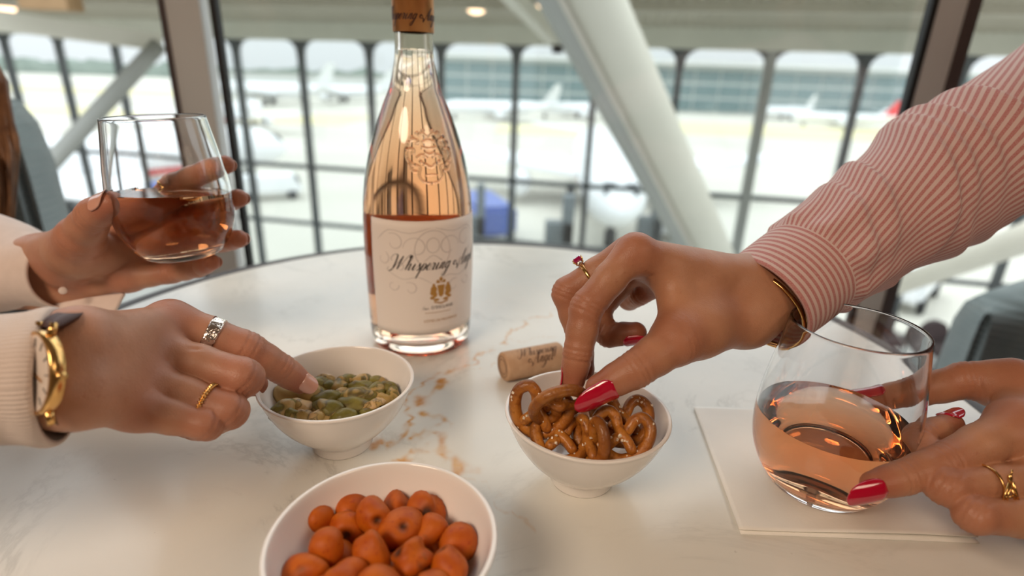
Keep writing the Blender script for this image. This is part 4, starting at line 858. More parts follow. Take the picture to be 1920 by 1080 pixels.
def hand(name, palm, fingers, skin, vox=.00095, kp=.0095, kf=.0032, kw=.0075, creases=(), dents=()):
    """palm: list of (a, b, ra, rb); fingers: list of joint lists [(p, r), ...] from knuckle to tip"""
    allp = [(c[i], c[i + 2]) for c in palm for i in (0, 1)] + [j for f in fingers for j in f]
    lo = np.min([p - r for p, r in allp], 0) - .004; hi = np.max([p + r for p, r in allp], 0) + .004; G = Field(lo, hi, vox)
    Dp = np.full(G.n, .05, np.float32)
    for a, b, ra, rb in palm:
        sl = G.box([a, b], max(ra, rb) + kp + .002); Dp[sl] = smin(Dp[sl], cone_d(G.xyz(sl), a, b, ra, rb), kp)
    D = Dp.copy()
    for fi, f in enumerate(fingers):
        P_ = [p for p, r in f]; sl = G.box(P_, max(r for p, r in f) + kw + .003); g = G.xyz(sl); Df = None
        for (p, r), (q, s_) in zip(f[:-1], f[1:]):
            m = p * .5 + q * .5; w = (r + s_) / 2 * .955      # slim shafts between wider joints
            for d in (cone_d(g, p, m, r, w), cone_d(g, m, q, w, s_)): Df = d if Df is None else smin(Df, d, kf)
        # knuckle creases
        for ji in range(1, len(f) - 1):
            p, r = f[ji]; t = norm(norm(f[ji + 1][0] - p) + norm(p - f[ji - 1][0])); s1 = (g[0] - p[0]) * t[0] + (g[1] - p[1]) * t[1] + (g[2] - p[2]) * t[2]
            rr_ = np.sqrt((g[0] - p[0]) ** 2 + (g[1] - p[1]) ** 2 + (g[2] - p[2]) ** 2); near = np.clip(1.6 - rr_ / (r * 1.25), 0, 1)
            for o_ in (-.0026, 0.0, .0026): Df = Df + (.0009 * near * np.exp(-((s1 - o_) / .0009) ** 2)).astype(np.float32)
        Dm = smin(Dp[sl], Df, kw); D[sl] = np.minimum(D[sl], Dm)
    for a, b, r, dep in dents:                                # folds: shallow grooves along a line
        sl = G.box([a, b], r * 4); d = cone_d(G.xyz(sl), a, b, 0, 0); D[sl] = D[sl] + dep * np.exp(-(d / r) ** 2).astype(np.float32)
    V_, F_ = surface(D, lo, vox)
    # tint: redder at knuckles and finger tips
    tint = np.zeros(len(V_))
    for f in fingers:
        for ji, (p, r) in enumerate(f):
            k = (.55, .5, .4, .8, .8)[min(ji, 4)] if ji < len(f) - 1 else .85
            tint = np.maximum(tint, k * np.exp(-np.maximum(np.linalg.norm(V_ - p, axis=1) - r, 0) ** 2 / (2 * .0050 ** 2)))
    o = mo(name, V_, F_, MAT[skin], None, True, cols=tint); return o
mat('nail_natural', srgb(214, 158, 136), .22, spec=.6, coat=.5); mat('nail_red', srgb(178, 10, 44), .12, spec=.6, coat=.8)
def nail(parent, dip, tip, dorsal, r, back, front, m, half=1.0, taper=.35, lift=1.0, curl=.0):
    """curved plate on the back of a finger tip: from `back` metres behind the tip centre to `front` metres past it"""
    a = norm(tip - dip); nrm = np.array(dorsal, float); nrm -= a * (nrm @ a); nrm = norm(nrm); b = np.cross(a, nrm); nu, nv = 14, 22; vs = []
    for layer in (0, 1):
        for j in range(nv + 1):
            t = j / nv; s_ = -back + (back + front) * t; w = half
            if t < .26: w *= math.sqrt(max(0.0, 1 - ((.26 - t) / .26) ** 2)) * .999 + .001
            e = max(0, (t - .45) / .55); w *= max(.02, math.sqrt(max(0, 1 - e ** 2.6)) * (1 - taper * e))
            rad = r * 1.06 * lift + max(0.0, -s_) * .11
            drop = curl * max(0, s_) ** 2 / max(front, 1e-4) + (0.0006 if t < .05 else 0)
            for i in range(nu + 1):
                ph = (i / nu - .5) * 2 * w; rr_ = rad - (0 if layer == 0 else .0006); flat = .82
                vs.append(tip + a * s_ + nrm * (rr_ * math.cos(ph) * flat + rad * (1 - flat) - drop) + b * rr_ * math.sin(ph))
    n1_ = (nu + 1) * (nv + 1); fs = []
    for j in range(nv):
        for i in range(nu): q = j * (nu + 1) + i; f = (q, q + 1, q + nu + 2, q + nu + 1); fs += [f[::-1], tuple(x + n1_ for x in f)]
    ring_ = [i for i in range(nu + 1)] + [j * (nu + 1) + nu for j in range(1, nv + 1)] + [nv * (nu + 1) + i for i in range(nu - 1, -1, -1)] + [j * (nu + 1) for j in range(nv - 1, 0, -1)]
    for p, q in zip(ring_, ring_[1:] + ring_[:1]): fs.append((p, q, q + n1_, p + n1_))
    o = mo('fingernail', vs, fs, MAT[m], None, True); put(o, parent); return o
J = lambda x, y, d, r: (at(x, y, d), r)
def Pm(a, b, ra, rb): return (at(*a), at(*b), ra, rb)

# ---------------- person at right: pink striped shirt, red nails
pr = empty('person', (.95, .36, FLOOR)); tag(pr, 'person in a pink striped shirt with long red nails reaching in from the right', 'person')
# hand pinching a pretzel
ix = [J(1188, 469, .312, .0094), J(1100, 577, .308, .0092), J(1083, 664, .307, .0080), J(1075, 712, .309, .0066)]
md = [J(1176, 474, .330, .0096), J(1064, 549, .336, .0092), J(1086, 630, .336, .0078), J(1094, 692, .332, .0066)]
rg = [J(1196, 486, .348, .0094), J(1118, 588, .362, .0085), J(1140, 628, .352, .0076), J(1192, 624, .346, .0068)]
pk = [J(1228, 502, .364, .0088), J(1180, 560, .380, .0074), J(1200, 553, .362, .0066), J(1222, 540, .354, .0058)]
th = [J(1330, 606, .330, .0150), J(1266, 640, .302, .0122), J(1192, 692, .293, .0098), J(1124, 728, .294, .0074)]
wu, wl = (1392, 540, .345), (1396, 590, .338)
palm = [Pm(wu, (1200, 482, .314), .0170, .0112), Pm(wu, (1188, 486, .330), .0168, .0105), Pm(wl, (1206, 500, .348), .0160, .0100), Pm(wl, (1236, 516, .362), .0150, .0092),
        Pm(wl, (1270, 636, .304), .0175, .0118), Pm((1262, 520, .322), (1272, 612, .308), .0110, .0100), Pm((1310, 545, .330), (1310, 610, .316), .0150, .0150),
        Pm((1560, 455, .372), wu, .0200, .0165), Pm((1580, 490, .366), wl, .0205, .0168)]
hA = hand('hand', palm, [ix, md, rg, pk, th], 'skin_tan', dents=[(at(1222, 520, .309), at(1232, 606, .296), .0014, .0012), (at(1176, 622, .286), at(1206, 660, .284), .0010, .0006)])
put(hA, pr); hA['label'] = 'right hand pinching a pretzel'
nail(hA, th[2][0], th[3][0], -cF * .85 - cU * .35 + cR * .1, th[3][1], .0085, .0165, 'nail_red', 1.05, .25, 1.03, .10)
nail(hA, ix[2][0], ix[3][0], cF * .5 - cR * .9, ix[3][1], .008, .013, 'nail_red', 1.0, .3)
nail(hA, rg[2][0], rg[3][0], -cU - cF * .45, rg[3][1], .008, .013, 'nail_red', 1.15, .3, 1.05)
nail(hA, md[2][0], md[3][0], -cR * .8 + cF * .6, md[3][1], .008, .010, 'nail_red', 1.0, .3)
# hand holding the glass on the napkin
dth = [J(1896, 722, .335, .0150), J(1812, 713, .344, .0112), J(1716, 736, .352, .0090), J(1640, 747, .358, .0073)]
dix = [J(1905, 802, .300, .0122), J(1766, 869, .285, .0094), J(1692, 896, .280, .0082), J(1640, 909, .277, .0067)]
dmd = [J(1968, 900, .288, .0108), J(1772, 914, .274, .0086), J(1724, 822, .304, .0079), J(1782, 796, .316, .0068)]
drg = [J(1985, 975, .276, .0102), J(1826, 966, .264, .0082), J(1802, 905, .292, .0074), J(1850, 862, .308, .0066)]
dpk = [J(2010, 1020, .270, .0092), J(1905, 965, .288, .0070), J(1890, 905, .305, .0064), J(1920, 880, .312, .0058)]
W_ = (2090, 800, .330); W2_ = (2110, 880, .318)
palm = [Pm(W_, (1895, 722, .335), .0180, .0140), Pm(W_, (1910, 800, .302), .0180, .0125), Pm(W2_, (1970, 900, .290), .0170, .0112), Pm(W2_, (1990, 970, .278), .0165, .0105), Pm(W2_, (2012, 1015, .272), .015, .0096),
        Pm((1900, 740, .330), (1900, 790, .306), .0090, .0110), Pm((1915, 835, .297), (1945, 890, .290), .0125, .0115), Pm((2000, 770, .325), (2010, 900, .300), .0150, .0150), Pm((2320, 830, .36), W_, .020, .0175), Pm((2330, 880, .35), W2_, .020, .0170)]
hD = hand('hand', palm, [dth, dix, dmd, drg, dpk], 'skin_tan', dents=[(at(1845, 738, .330), at(1800, 735, .334), .0009, .0006)])
put(hD, pr); hD['label'] = 'left hand steadying the glass'
nail(hD, dix[2][0], dix[3][0], -cF * .95 - cU * .26, dix[3][1], .0015, .0205, 'nail_red', 1.22, .28, 1.03, .10)
nail(hD, dth[2][0], dth[3][0], cU * .95 - cF * .25, dth[3][1], .0075, .0150, 'nail_red', 1.0, .3)
nail(hD, dmd[2][0], dmd[3][0], cU * .3 - cF * .3 + cR * .2 - norm(dmd[2][0] - dmd[1][0]) * -.6, dmd[3][1], .004, .0105, 'nail_red', 1.0, .3, 1.02)

# ---------------- person at left: cream jumper
pl = empty('person', (-.95, .40, FLOOR)); tag(pl, 'person in a cream ribbed jumper with brown hair reaching in from the left', 'person')
bix = [J(320, 604, .300, .0116), J(463, 655, .312, .0098), J(528, 692, .325, .0084), J(563, 716, .333, .0070)]
bmd = [J(288, 658, .285, .0105), J(456, 708, .286, .0098), J(432, 735, .312, .0080), J(380, 735, .320, .0068)]
brg = [J(268, 714, .272, .0100), J(430, 770, .276, .0088), J(405, 788, .302, .0076), J(358, 780, .306, .0066)]
bpk = [J(256, 766, .262, .0092), J(388, 796, .268, .0074), J(368, 800, .288, .0066), J(330, 790, .295, .0060)]
bth = [J(200, 680, .285, .0140), J(285, 690, .322, .0115), J(405, 706, .336, .0096), J(478, 720, .338, .0074)]
bu, bl = (150, 646, .244), (142, 738, .236)
palm = [Pm(bu, (316, 610, .300), .0125, .0112), Pm(bu, (290, 660, .285), .0125, .0105), Pm(bl, (270, 714, .273), .0120, .0100), Pm(bl, (258, 766, .263), .0118, .0096),
        Pm((146, 692, .240), (285, 690, .284), .0128, .0112), Pm(bu, (270, 680, .312), .0120, .0115), Pm((-60, 690, .2320), bu, .0170, .0128), Pm((-60, 722, .2320), bl, .0170, .0125)]
hB = hand('hand', palm, [bix, bmd, brg, bpk, bth], 'skin_light', dents=[(at(335, 645, .276), at(395, 664, .284), .0012, .0010)]); put(hB, pl); hB['label'] = 'right hand reaching for the beans'
nail(hB, bix[2][0], bix[3][0], cU * .45 - cF * .75 + cR * .1, bix[3][1], .0030, .0082, 'nail_natural', .85, .1)
# hand raising the glass
cth = [J(128, 500, .425, .0175), J(150, 446, .392, .0138), J(178, 402, .374, .0108), J(209, 383, .366, .0086)]
cix = [J(250, 428, .428, .0104), J(326, 348, .430, .0094), J(394, 319, .424, .0082), J(422, 309, .416, .0069)]
cmd = [J(255, 465, .434, .0102), J(352, 398, .442, .0094), J(420, 380, .432, .0080), J(447, 372, .420, .0069)]
crg = [J(256, 498, .434, .0098), J(356, 462, .440, .0088), J(420, 453, .430, .0078), J(447, 448, .418, .0068)]
cpk = [J(240, 522, .428, .0092), J(322, 512, .428, .0080), J(372, 502, .420, .0070), J(396, 492, .412, .0062)]
cu_, cl_ = (82, 492, .446), (92, 542, .450)
palm = [Pm(cu_, (250, 430, .430), .0190, .0110), Pm(cu_, (255, 466, .434), .0185, .0108), Pm(cl_, (256, 498, .434), .0165, .0105), Pm(cl_, (242, 522, .428), .0150, .0098), Pm(cu_, (152, 448, .395), .0195, .0135), Pm((160, 480, .410), (235, 480, .428), .0160, .0120),
        Pm((-80, 500, .47), cu_, .0200, .0185), Pm((-80, 540, .47), cl_, .0200, .0160)]
hC = hand('hand', palm, [cix, cmd, crg, cpk, cth], 'skin_light', dents=[(at(140, 440, .378), at(205, 436, .376), .0013, .0010), (at(195, 520, .415), at(245, 490, .418), .0013, .0009)]); put(hC, pl); hC['label'] = 'left hand holding up a wine glass'
nail(hC, cth[2][0], cth[3][0], -cF * .80 + cU * .50 - cR * .30, cth[3][1], .0095, .0060, 'nail_natural', .95, .1)
for f in (cix, cmd, crg, cpk): nail(hC, f[2][0], f[3][0], cR * .7 + cU * .1 + cF * .6, f[3][1], .0040, .0040, 'nail_natural', .7, .1, .985)
# ================================================================== SLEEVES
def sleeve_geo(ctrl, n_th=112, n_s=150, wr=None, thick=.0016, ref=None):
    """ctrl: (point, radius) from hem to shoulder; returns verts, faces, uv (metres round, metres along)"""
    P_ = spline([np.append(p, r) for p, r in ctrl], 40); L = np.r_[0, np.cumsum(np.linalg.norm(np.diff(P_[:, :3], axis=0), axis=1))]; s_ = np.linspace(0, L[-1], n_s)
    C_ = np.stack([np.interp(s_, L, P_[:, i]) for i in range(4)], 1); T = np.gradient(C_[:, :3], axis=0); T /= np.linalg.norm(T, axis=1)[:, None]
    e1 = np.array(ref if ref is not None else -cF); vs = []; uv = []; th_ = np.linspace(0, 2 * np.pi, n_th, endpoint=False); R0_ = max(1, round(2 * math.pi * float(np.mean(C_[:, 3])) / .0044)) * .0044 / (2 * math.pi)
    for layer in (0, 1):
        for k in range(n_s):
            a = e1 - T[k] * (e1 @ T[k]); a = norm(a); b = np.cross(T[k], a)
            for t in th_:
                r = C_[k, 3] + (wr(s_[k], t) if wr else 0) - layer * thick
                if k == 0: r -= .0003
                vs.append(C_[k, :3] + r * (a * math.cos(t) + b * math.sin(t))); uv.append((t * R0_, s_[k]))
    N1 = n_th * n_s; fs = []
    for k in range(n_s - 1):
        for j in range(n_th):
            j2 = (j + 1) % n_th; q = (k * n_th + j, k * n_th + j2, (k + 1) * n_th + j2, (k + 1) * n_th + j); fs += [q, tuple(x + N1 for x in q[::-1])]
    for j in range(n_th):
        j2 = (j + 1) % n_th; fs.append((j, j + N1, j2 + N1, j2)); e = (n_s - 1) * n_th; fs.append((e + j, e + j2, e + j2 + N1, e + j + N1))
    return vs, fs, uv, R0_
def loop_uv(o, R0_):
    """fix the seam where the round coordinate wraps"""
    lay = o.data.uv_layers['UVMap'].data; per = 2 * math.pi * R0_
    for p in o.data.polygons:
        us = [lay[i].uv[0] for i in p.loop_indices]
        if max(us) - min(us) > per / 2:
            for i in p.loop_indices:
                if lay[i].uv[0] < per / 2: lay[i].uv[0] += per
# striped shirt cloth: stripes round the cuff, lengthwise on the sleeve
m = mat('striped_cotton', srgb(206, 150, 144), .85, spec=.25); n = N(m); uvn = n.n('ShaderNodeUVMap', uv_map='UVMap'); sp_ = n.n('ShaderNodeSeparateXYZ'); n.l(uvn.outputs[0], sp_.inputs[0]); U_, V2 = sp_.outputs[0], sp_.outputs[1]
CUFF = .043
sel = n.math('LESS_THAN', V2, CUFF); long_ = n.math('ADD', U_, n.math('MULTIPLY', V2, .30)); coord = n.math('ADD', n.math('MULTIPLY', V2, sel), n.math('MULTIPLY', long_, n.math('SUBTRACT', 1.0, sel)))
ob = n.coord('Object'); wob = n.math('MULTIPLY', n.math('SUBTRACT', n.noise(ob, 40, 1), .5), .0003)
sn = n.math('SINE', n.math('MULTIPLY', n.math('ADD', coord, wob), 2 * math.pi / .0044)); f_ = n.ramp(n.math('MULTIPLY_ADD', sn, .5), [(.35, (0, 0, 0)), (.65, (1, 1, 1))])
n.t.nodes[-1]
weave = n.noise(ob, 1600, 2); c = n.mix(f_, srgb(208, 180, 172), srgb(180, 110, 106)); c = n.mix(n.ramp(weave, [(.35, (.0,) * 3), (.7, (.35,) * 3)]), c, srgb(212, 184, 177)); n.color(c); b1 = n.bump(weave, .3, .0005)
for nd in n.t.nodes:
    if nd.type == 'MATH' and nd.operation == 'MULTIPLY_ADD': nd.inputs[2].default_value = .5
b_ = n.b; b_.inputs['Sheen Weight'].default_value = .2
def shirt_wr(s, t):
    w = 0.0
    if s < CUFF: return .0005 * math.sin(3 * t + 20 * s) + (.0006 if s < .004 else 0)
    k = min(1, (s - CUFF) / .006); w += .0022 * k; q = s - CUFF
    w += .0020 * math.exp(-q / .03) * math.sin(9 * t + 1.0) * k                                # pleats at the cuff seam
    for (s0, slope, amp, wid, tc, tw) in [(.030, .020, .0042, .0075, 5.6, 1.7), (.062, .024, .0050, .0085, 5.2, 1.8), (.092, .022, .0058, .010, 5.9, 1.9), (.118, .016, .0060, .010, 5.3, 1.9), (.140, .012, .0075, .010, 5.0, 1.8), (.160, .010, .0070, .010, 5.9, 2.0), (.05, -.02, .003, .012, 1.6, 1.5), (.10, -.02, .0045, .014, 1.2, 1.5), (.14, -.02, .0045, .014, 1.8, 1.5)]:
        dt = (t - tc + math.pi) % (2 * math.pi) - math.pi; d = q - s0 + slope * dt
        w += amp * k * math.exp(-(dt / tw) ** 2 * 2) * (math.exp(-(max(d, 0) / (wid * .55)) ** 2) if d > 0 else math.exp(-(d / (wid * 1.6)) ** 2))
    w += .0006 * k * math.sin(3 * t + 40 * q) * math.sin(30 * q)
    return w
ctrl = [(at(1426, 571, .348), .0322), (at(1492, 520, .358), .0330), (at(1560, 470, .367), .0335), (at(1640, 414, .380), .0370), (at(1725, 360, .392), .0425), (at(1812, 306, .402), .0470), (at(1910, 248, .412), .0490), (at(2040, 165, .430), .0540), (at(2150, 70, .450), .0560)]
vs, fs, uv, R0_ = sleeve_geo(ctrl, 150, 240, lambda s_1, t_1: shirt_wr(s_1, (t_1 + math.pi) % (2 * math.pi)), ref=cF); o = mo('sleeve', vs, fs, MAT['striped_cotton'], None, True, uv=uv); loop_uv(o, R0_); put(o, pr); o['label'] = 'pink and white striped cotton sleeve'
SLA_END = ctrl[-1][0]
ctrl = [(at(2160, 850, .330), .034), (at(2260, 860, .345), .038), (at(2400, 880, .37), .045), (at(2560, 880, .41), .05)]
vs, fs, uv, R0_ = sleeve_geo(ctrl, 90, 60, None); o = mo('sleeve', vs, fs, MAT['striped_cotton'], None, True, uv=uv); loop_uv(o, R0_); put(o, pr); SLD_END = ctrl[-1][0]
# cream ribbed knit
m = mat('cream_knit', srgb(222, 206, 194), .95, spec=.15); n = N(m); uvn = n.n('ShaderNodeUVMap', uv_map='UVMap'); sp_ = n.n('ShaderNodeSeparateXYZ'); n.l(uvn.outputs[0], sp_.inputs[0]); ob = n.coord('Object')
rib = n.math('SINE', n.math('MULTIPLY', sp_.outputs[0], 2 * math.pi / .0021)); h_ = n.math('ADD', n.math('MULTIPLY', rib, .5), n.math('MULTIPLY', n.noise(ob, 900, 3), .9)); n.bump(h_, .7, .0006); n.color(n.mix(n.math('MULTIPLY', n.math('ADD', n.math('MULTIPLY', rib, .5), .5), .30), srgb(226, 210, 200), srgb(196, 174, 160))); n.b.inputs['Sheen Weight'].default_value = .35
def knit_wr(s, t): return .0012 * math.sin(2 * t + 14 * s + 1) * min(1, s / .02) + .0016 * math.exp(-((s - .004) / .005) ** 2) + .0012 * math.sin(40 * s + t) * min(1, s / .05)
_c = at(113, 705, .243); _t = norm(-cR * .92 - cF * .36 - cU * .02)
ctrl = [(_c, .0288), (_c + _t * .03, .0284), (_c + _t * .07, .0300), (_c + _t * .13, .035), (_c + _t * .20 + cF * .02, .042)]
vs, fs, uv, R0_ = sleeve_geo(ctrl, 120, 120, knit_wr, .0022); o = mo('sleeve', vs, fs, MAT['cream_knit'], None, True, uv=uv); loop_uv(o, R0_); put(o, pl); o['label'] = 'cream ribbed cuff and sleeve'; SLB_END = ctrl[-1][0]
m = noisy('cream_cotton', srgb(214, 196, 186), srgb(222, 204, 194), 90, .9, .25, 700, .0006)
def soft_wr(s, t): return .0016 * math.sin(2 * t + 18 * s + 2) * min(1, s / .02) + .002 * math.sin(50 * s + 2 * t) * min(1, s / .05)
ctrl = [(at(126, 511, .440), .0292), (at(64, 508, .452), .0315), (at(0, 500, .460), .0375), (at(-80, 482, .476), .043), (at(-220, 440, .51), .050)]
vs, fs, uv, R0_ = sleeve_geo(ctrl, 100, 90, soft_wr, .002); o = mo('sleeve', vs, fs, MAT['cream_cotton'], None, True, uv=uv); put(o, pl); o['label'] = 'cream cuff with a small button'; SLC_END = ctrl[-1][0]; slC = o
vv, ff = lathe([(0, .0010), (.0022, .0010), (.0027, .0005), (.0027, -.0005), (.0022, -.0010), (0, -.0010)], 20); bt = mo('button', vv, ff, MAT['cream_cotton']); bt.matrix_world = Matrix.Translation(Vector(at(118, 545, .4115))) @ Vector(-cF + cR * .6).to_track_quat('Z', 'Y').to_matrix().to_4x4(); put(bt, slC)
# loose turned-back cuff end hanging below the raised hand
q = [[at(104, 566, .440), at(150, 562, .436), at(200, 556, .430), at(236, 552, .428)], [at(108, 580, .438), at(150, 578, .432), at(196, 574, .426), at(226, 570, .424)], [at(112, 600, .436), at(150, 600, .430), at(190, 598, .424), at(214, 594, .422)]]
rows = [spline(r, 6) for r in q]; rows = [spline([rows[k][i] for k in range(3)], 5) for i in range(len(rows[0]))]; nn = len(rows[0]); vs = [p for r in rows for p in r]; o = mo('cuff_flap', vs, [(i * nn + j, (i + 1) * nn + j, (i + 1) * nn + j + 1, i * nn + j + 1) for i in range(len(rows) - 1) for j in range(nn - 1)], MAT['cream_cotton']); sm = o.modifiers.new('t', 'SOLIDIFY'); sm.thickness = .0022; put(o, slC)

# ================================================================== JEWELLERY
mat('gold', srgb(224, 178, 112), .22, metal=1.0); mat('silver', srgb(226, 214, 204), .22, metal=1.0); n = N(MAT['silver']); n.bump(n.noise(n.coord('Object'), 340, 2), .8, .0012)
mat('ruby', srgb(150, 10, 70), .06, spec=.8, coat=.6); mat('leather', srgb(70, 40, 32), .5); mat('dial', srgb(226, 212, 200), .3, coat=.4); mat('watch_glass', (1, 1, 1), .02)
def band(name, c, axis, R_, w, t, m, n_=64, bead=0, parent=None):
    ax = norm(axis); u = norm(np.cross(ax, [.3, .2, 1])); v_ = np.cross(ax, u); vs = []; fs = []
    prof = [(-w / 2, 0), (-w / 2, t * .7), (-w * .36, t), (w * .36, t), (w / 2, t * .7), (w / 2, 0)]; k = len(prof)
    for j in range(n_):
        a = 2 * math.pi * j / n_; d = u * math.cos(a) + v_ * math.sin(a); e = 1 + (.35 * math.sin(bead * a) if bead else 0)
        for s_, h in prof: vs.append(np.array(c) + ax * s_ * (e if bead else 1) + d * (R_ + h * e))
    for j in range(n_):
        for i in range(k): j2 = (j + 1) % n_; i2 = (i + 1) % k; fs.append((j * k + i, j2 * k + i, j2 * k + i2, j * k + i2))
    return mo(name, vs, fs, MAT[m], parent, True)
def on_bone(f, j, t): (a, ra), (b, rb) = f[j], f[j + 1]; return a + (b - a) * t, norm(b - a), (ra + (rb - ra) * t) * .97
c_, ax, R_ = on_bone(bix, 0, .54); o = band('finger_ring', c_, ax, R_ + .0002, .0066, .0009, 'silver'); tag(o, 'wide hammered silver ring on the index finger reaching for beans', 'ring', 'finger rings')
c_, ax, R_ = on_bone(brg, 0, .74); o = band('finger_ring', c_, ax, R_ + .0001, .0022, .0011, 'gold', 240, 40); tag(o, 'thin gold beaded ring on the folded finger beside the bean bowl', 'ring', 'finger rings')
c_, ax, R_ = on_bone(cix, 0, .90); o = band('finger_ring', c_, ax, R_ + .0003, .0017, .0009, 'gold'); tag(o, 'thin gold ring on the finger behind the raised glass', 'ring', 'finger rings')
c_, ax, R_ = on_bone(md, 0, .62); e = empty('finger_ring', c_); put(band('band', c_, ax, R_ + .0003, .0022, .0011, 'gold'), e)
gd = -cR * .62 + cU * .72 - cF * .12; gd = norm(gd - ax * (gd @ ax)); gs = np.cross(ax, gd); gp = c_ + gd * (R_ + .0035); M3 = np.stack([gs, ax, gd], 1)
def gem(pos, w, l, h, m, name):
    vs = [(x * w * k, y * l * k, z * h) for k, z in ((.35, -.6), (1, 0), (1, .2), (.66, .5)) for x, y in ((-.5, -.3), (-.3, -.5), (.3, -.5), (.5, -.3), (.5, .3), (.3, .5), (-.3, .5), (-.5, .3))]; vs = [np.array(pos) + M3 @ np.array(v) for v in vs]
    fs = [tuple(range(7, -1, -1)), tuple(range(24, 32))] + [(k * 8 + i, k * 8 + (i + 1) % 8, k * 8 + 8 + (i + 1) % 8, k * 8 + 8 + i) for k in range(3) for i in range(8)]; o = mo(name, vs, fs, MAT[m], None, False); put(o, e); return o
gem(gp, .0066, .0058, .0050, 'ruby', 'gemstone'); gem(gp + gs * .0052 - gd * .0012, .0030, .0034, .0030, 'silver', 'side_stone'); gem(gp - gs * .0052 - gd * .0012, .0030, .0034, .0030, 'silver', 'side_stone')
mb = MB()
for sx_ in (-1, 1):
    for sy_ in (-1, 1): mb.tube([c_ + gd * (R_ + .0008) + gs * sx_ * .0016 + ax * sy_ * .0012, gp + gs * sx_ * .0034 + ax * sy_ * .0030 + gd * .0012], .00045, 8)
mb.tube([gp - gd * .0018 + gs * .0026 * math.cos(t) + ax * .0024 * math.sin(t) for t in np.linspace(0, 6.283, 25)[:-1]], .0004, 6, closed=True); put(mb.build('setting', MAT['gold'], None, True), e)
tag(e, 'gold ring with a magenta gemstone on the hand over the pretzels', 'ring', 'finger rings')
c_, ax, R_ = on_bone(dmd, 0, .64); e = empty('finger_ring', c_); put(band('band', c_, ax, R_ + .0002, .0014, .0008, 'gold'), e)
fd = norm(-cF - ax * (-cF @ ax)); up_ = np.cross(ax, fd); up_ = up_ if up_ @ cU > 0 else -up_; rt = ax if ax @ cR > 0 else -ax; A0 = c_ + fd * (R_ + .0034) + up_ * .0005; mb = MB()
L2 = lambda x, y: A0 + rt * x * 1.35 + up_ * y * 1.35 - fd * (abs(y) * .12)
for a_1, b_1, r_1 in [((-.0036, -.0042), (-.0006, .0036), .0006), ((-.0018, -.0042), (.0002, .0030), .0006), ((.0042, -.0044), (.0010, .0036), .0008), ((.0028, -.0042), (.0006, .0010), .0005), ((-.0022, -.0014), (.0028, -.0014), .0005), ((-.0045, -.0044), (-.0010, -.0044), .0004), ((.0018, -.0044), (.0050, -.0046), .0004)]: mb.tube([L2(*a_1), L2(*b_1)], r_1, 8)
vv, ff = blob(lambda a, s_, c=0.0: tuple(L2(0, .0050) + rt * .0013 * c * math.cos(a) + fd * .001 * c * math.sin(a) + up_ * .0022 * s_), 12, 8); mb.add(vv, ff); mb.tube([L2(.0006, .0060), L2(.0012, .0078)], .0005, 8)
put(mb.build('letter_charm', MAT['gold'], None, True), e); tag(e, 'gold ring shaped like the letter A on the hand by the napkin', 'ring', 'finger rings')
# bangles
fa = norm(at(1492, 520, .358) - at(1410, 580, .345)); cb = at(1424, 574, .3475)
for i, (dx, rr_, tilt) in enumerate(((.0030, .0276, .05), (.0072, .0274, -.05))):
    a2 = norm(fa + cU * tilt); o = band('bangle', cb + fa * dx - cU * .0034 + cF * .0003, a2, rr_, .0026, .0012, 'gold', 96, 0); tag(o, ['slim gold bangle lying outermost at the striped cuff', 'slim gold bangle lying deeper inside the striped cuff'][i], 'bangle', 'gold bangles')
# wrist watch
wc = at(80, 698, .2215); wn_ = norm(-cF * .84 - cR * .54 + cU * .02); e1 = norm(cU - wn_ * (cU @ wn_)); e2 = np.cross(e1, wn_); wt = empty('wrist_watch', wc); M3 = np.stack([e2, e1, wn_], 1)
def wl_(prof, name, m, n_=48): vv, ff = lathe(prof, n_); o = mo(name, (M3 @ np.array(vv).T).T + wc, ff, MAT[m]); put(o, wt); return o
WR = .0168
wl_([(0, -.0028), (WR * .9, -.0028), (WR, -.0018), (WR, .0012), (WR * .98, .0026), (WR * .91, .0030), (WR * .88, .0022), (0, .0022)], 'case', 'gold'); dl = wl_([(WR * .885, .0024), (0, .0025)], 'dial', 'dial')
for k in range(12):
    a = k * math.pi / 6; d0 = e1 * math.cos(a) + e2 * math.sin(a); mb = MB().beam(wc + d0 * WR * .62 + wn_ * .0026, wc + d0 * WR * .82 + wn_ * .0026, .0005, .0003, up=wn_); put(mb.build('hour_mark', MAT['ink_grey']), wt)
for a, l_ in ((1.9, .5), (5.2, .68)): d0 = e1 * math.cos(a) + e2 * math.sin(a); put(MB().beam(wc + wn_ * .0029, wc + d0 * WR * l_ + wn_ * .0029, .0007, .0003, up=wn_).build('watch_hand', MAT['gold']), wt)
sgn = 1 if e2 @ cR > 0 else -1
for sy_ in (-1, 1):
    for sx_ in (-1, 1): put(MB().tube([wc + e1 * sy_ * WR * .86 + e2 * sx_ * WR * .42, wc + e1 * sy_ * WR * 1.18 + e2 * sx_ * WR * .42 - wn_ * .001], [.0018, .0014], 10).build('lug', MAT['gold'], None, True), wt)
put(MB().tube([wc + e2 * sgn * WR, wc + e2 * sgn * (WR + .0028)], .0017, 14).build('crown', MAT['gold'], None, True), wt)
sp1 = spline([wc + e1 * WR * 1.02 - wn_ * .001, at(102, 606, .2265), at(124, 593, .233), at(150, 585, .245), at(168, 592, .260), at(176, 640, .268), at(178, 700, .268), at(172, 760, .264), at(160, 793, .254), at(136, 803, .242), at(108, 800, .230), wc - e1 * WR * 1.02 - wn_ * .001], 6)
W0_, W1_ = e2 * sgn, norm(cR * .85 + cF * .35); vs = []; m_ = len(sp1)
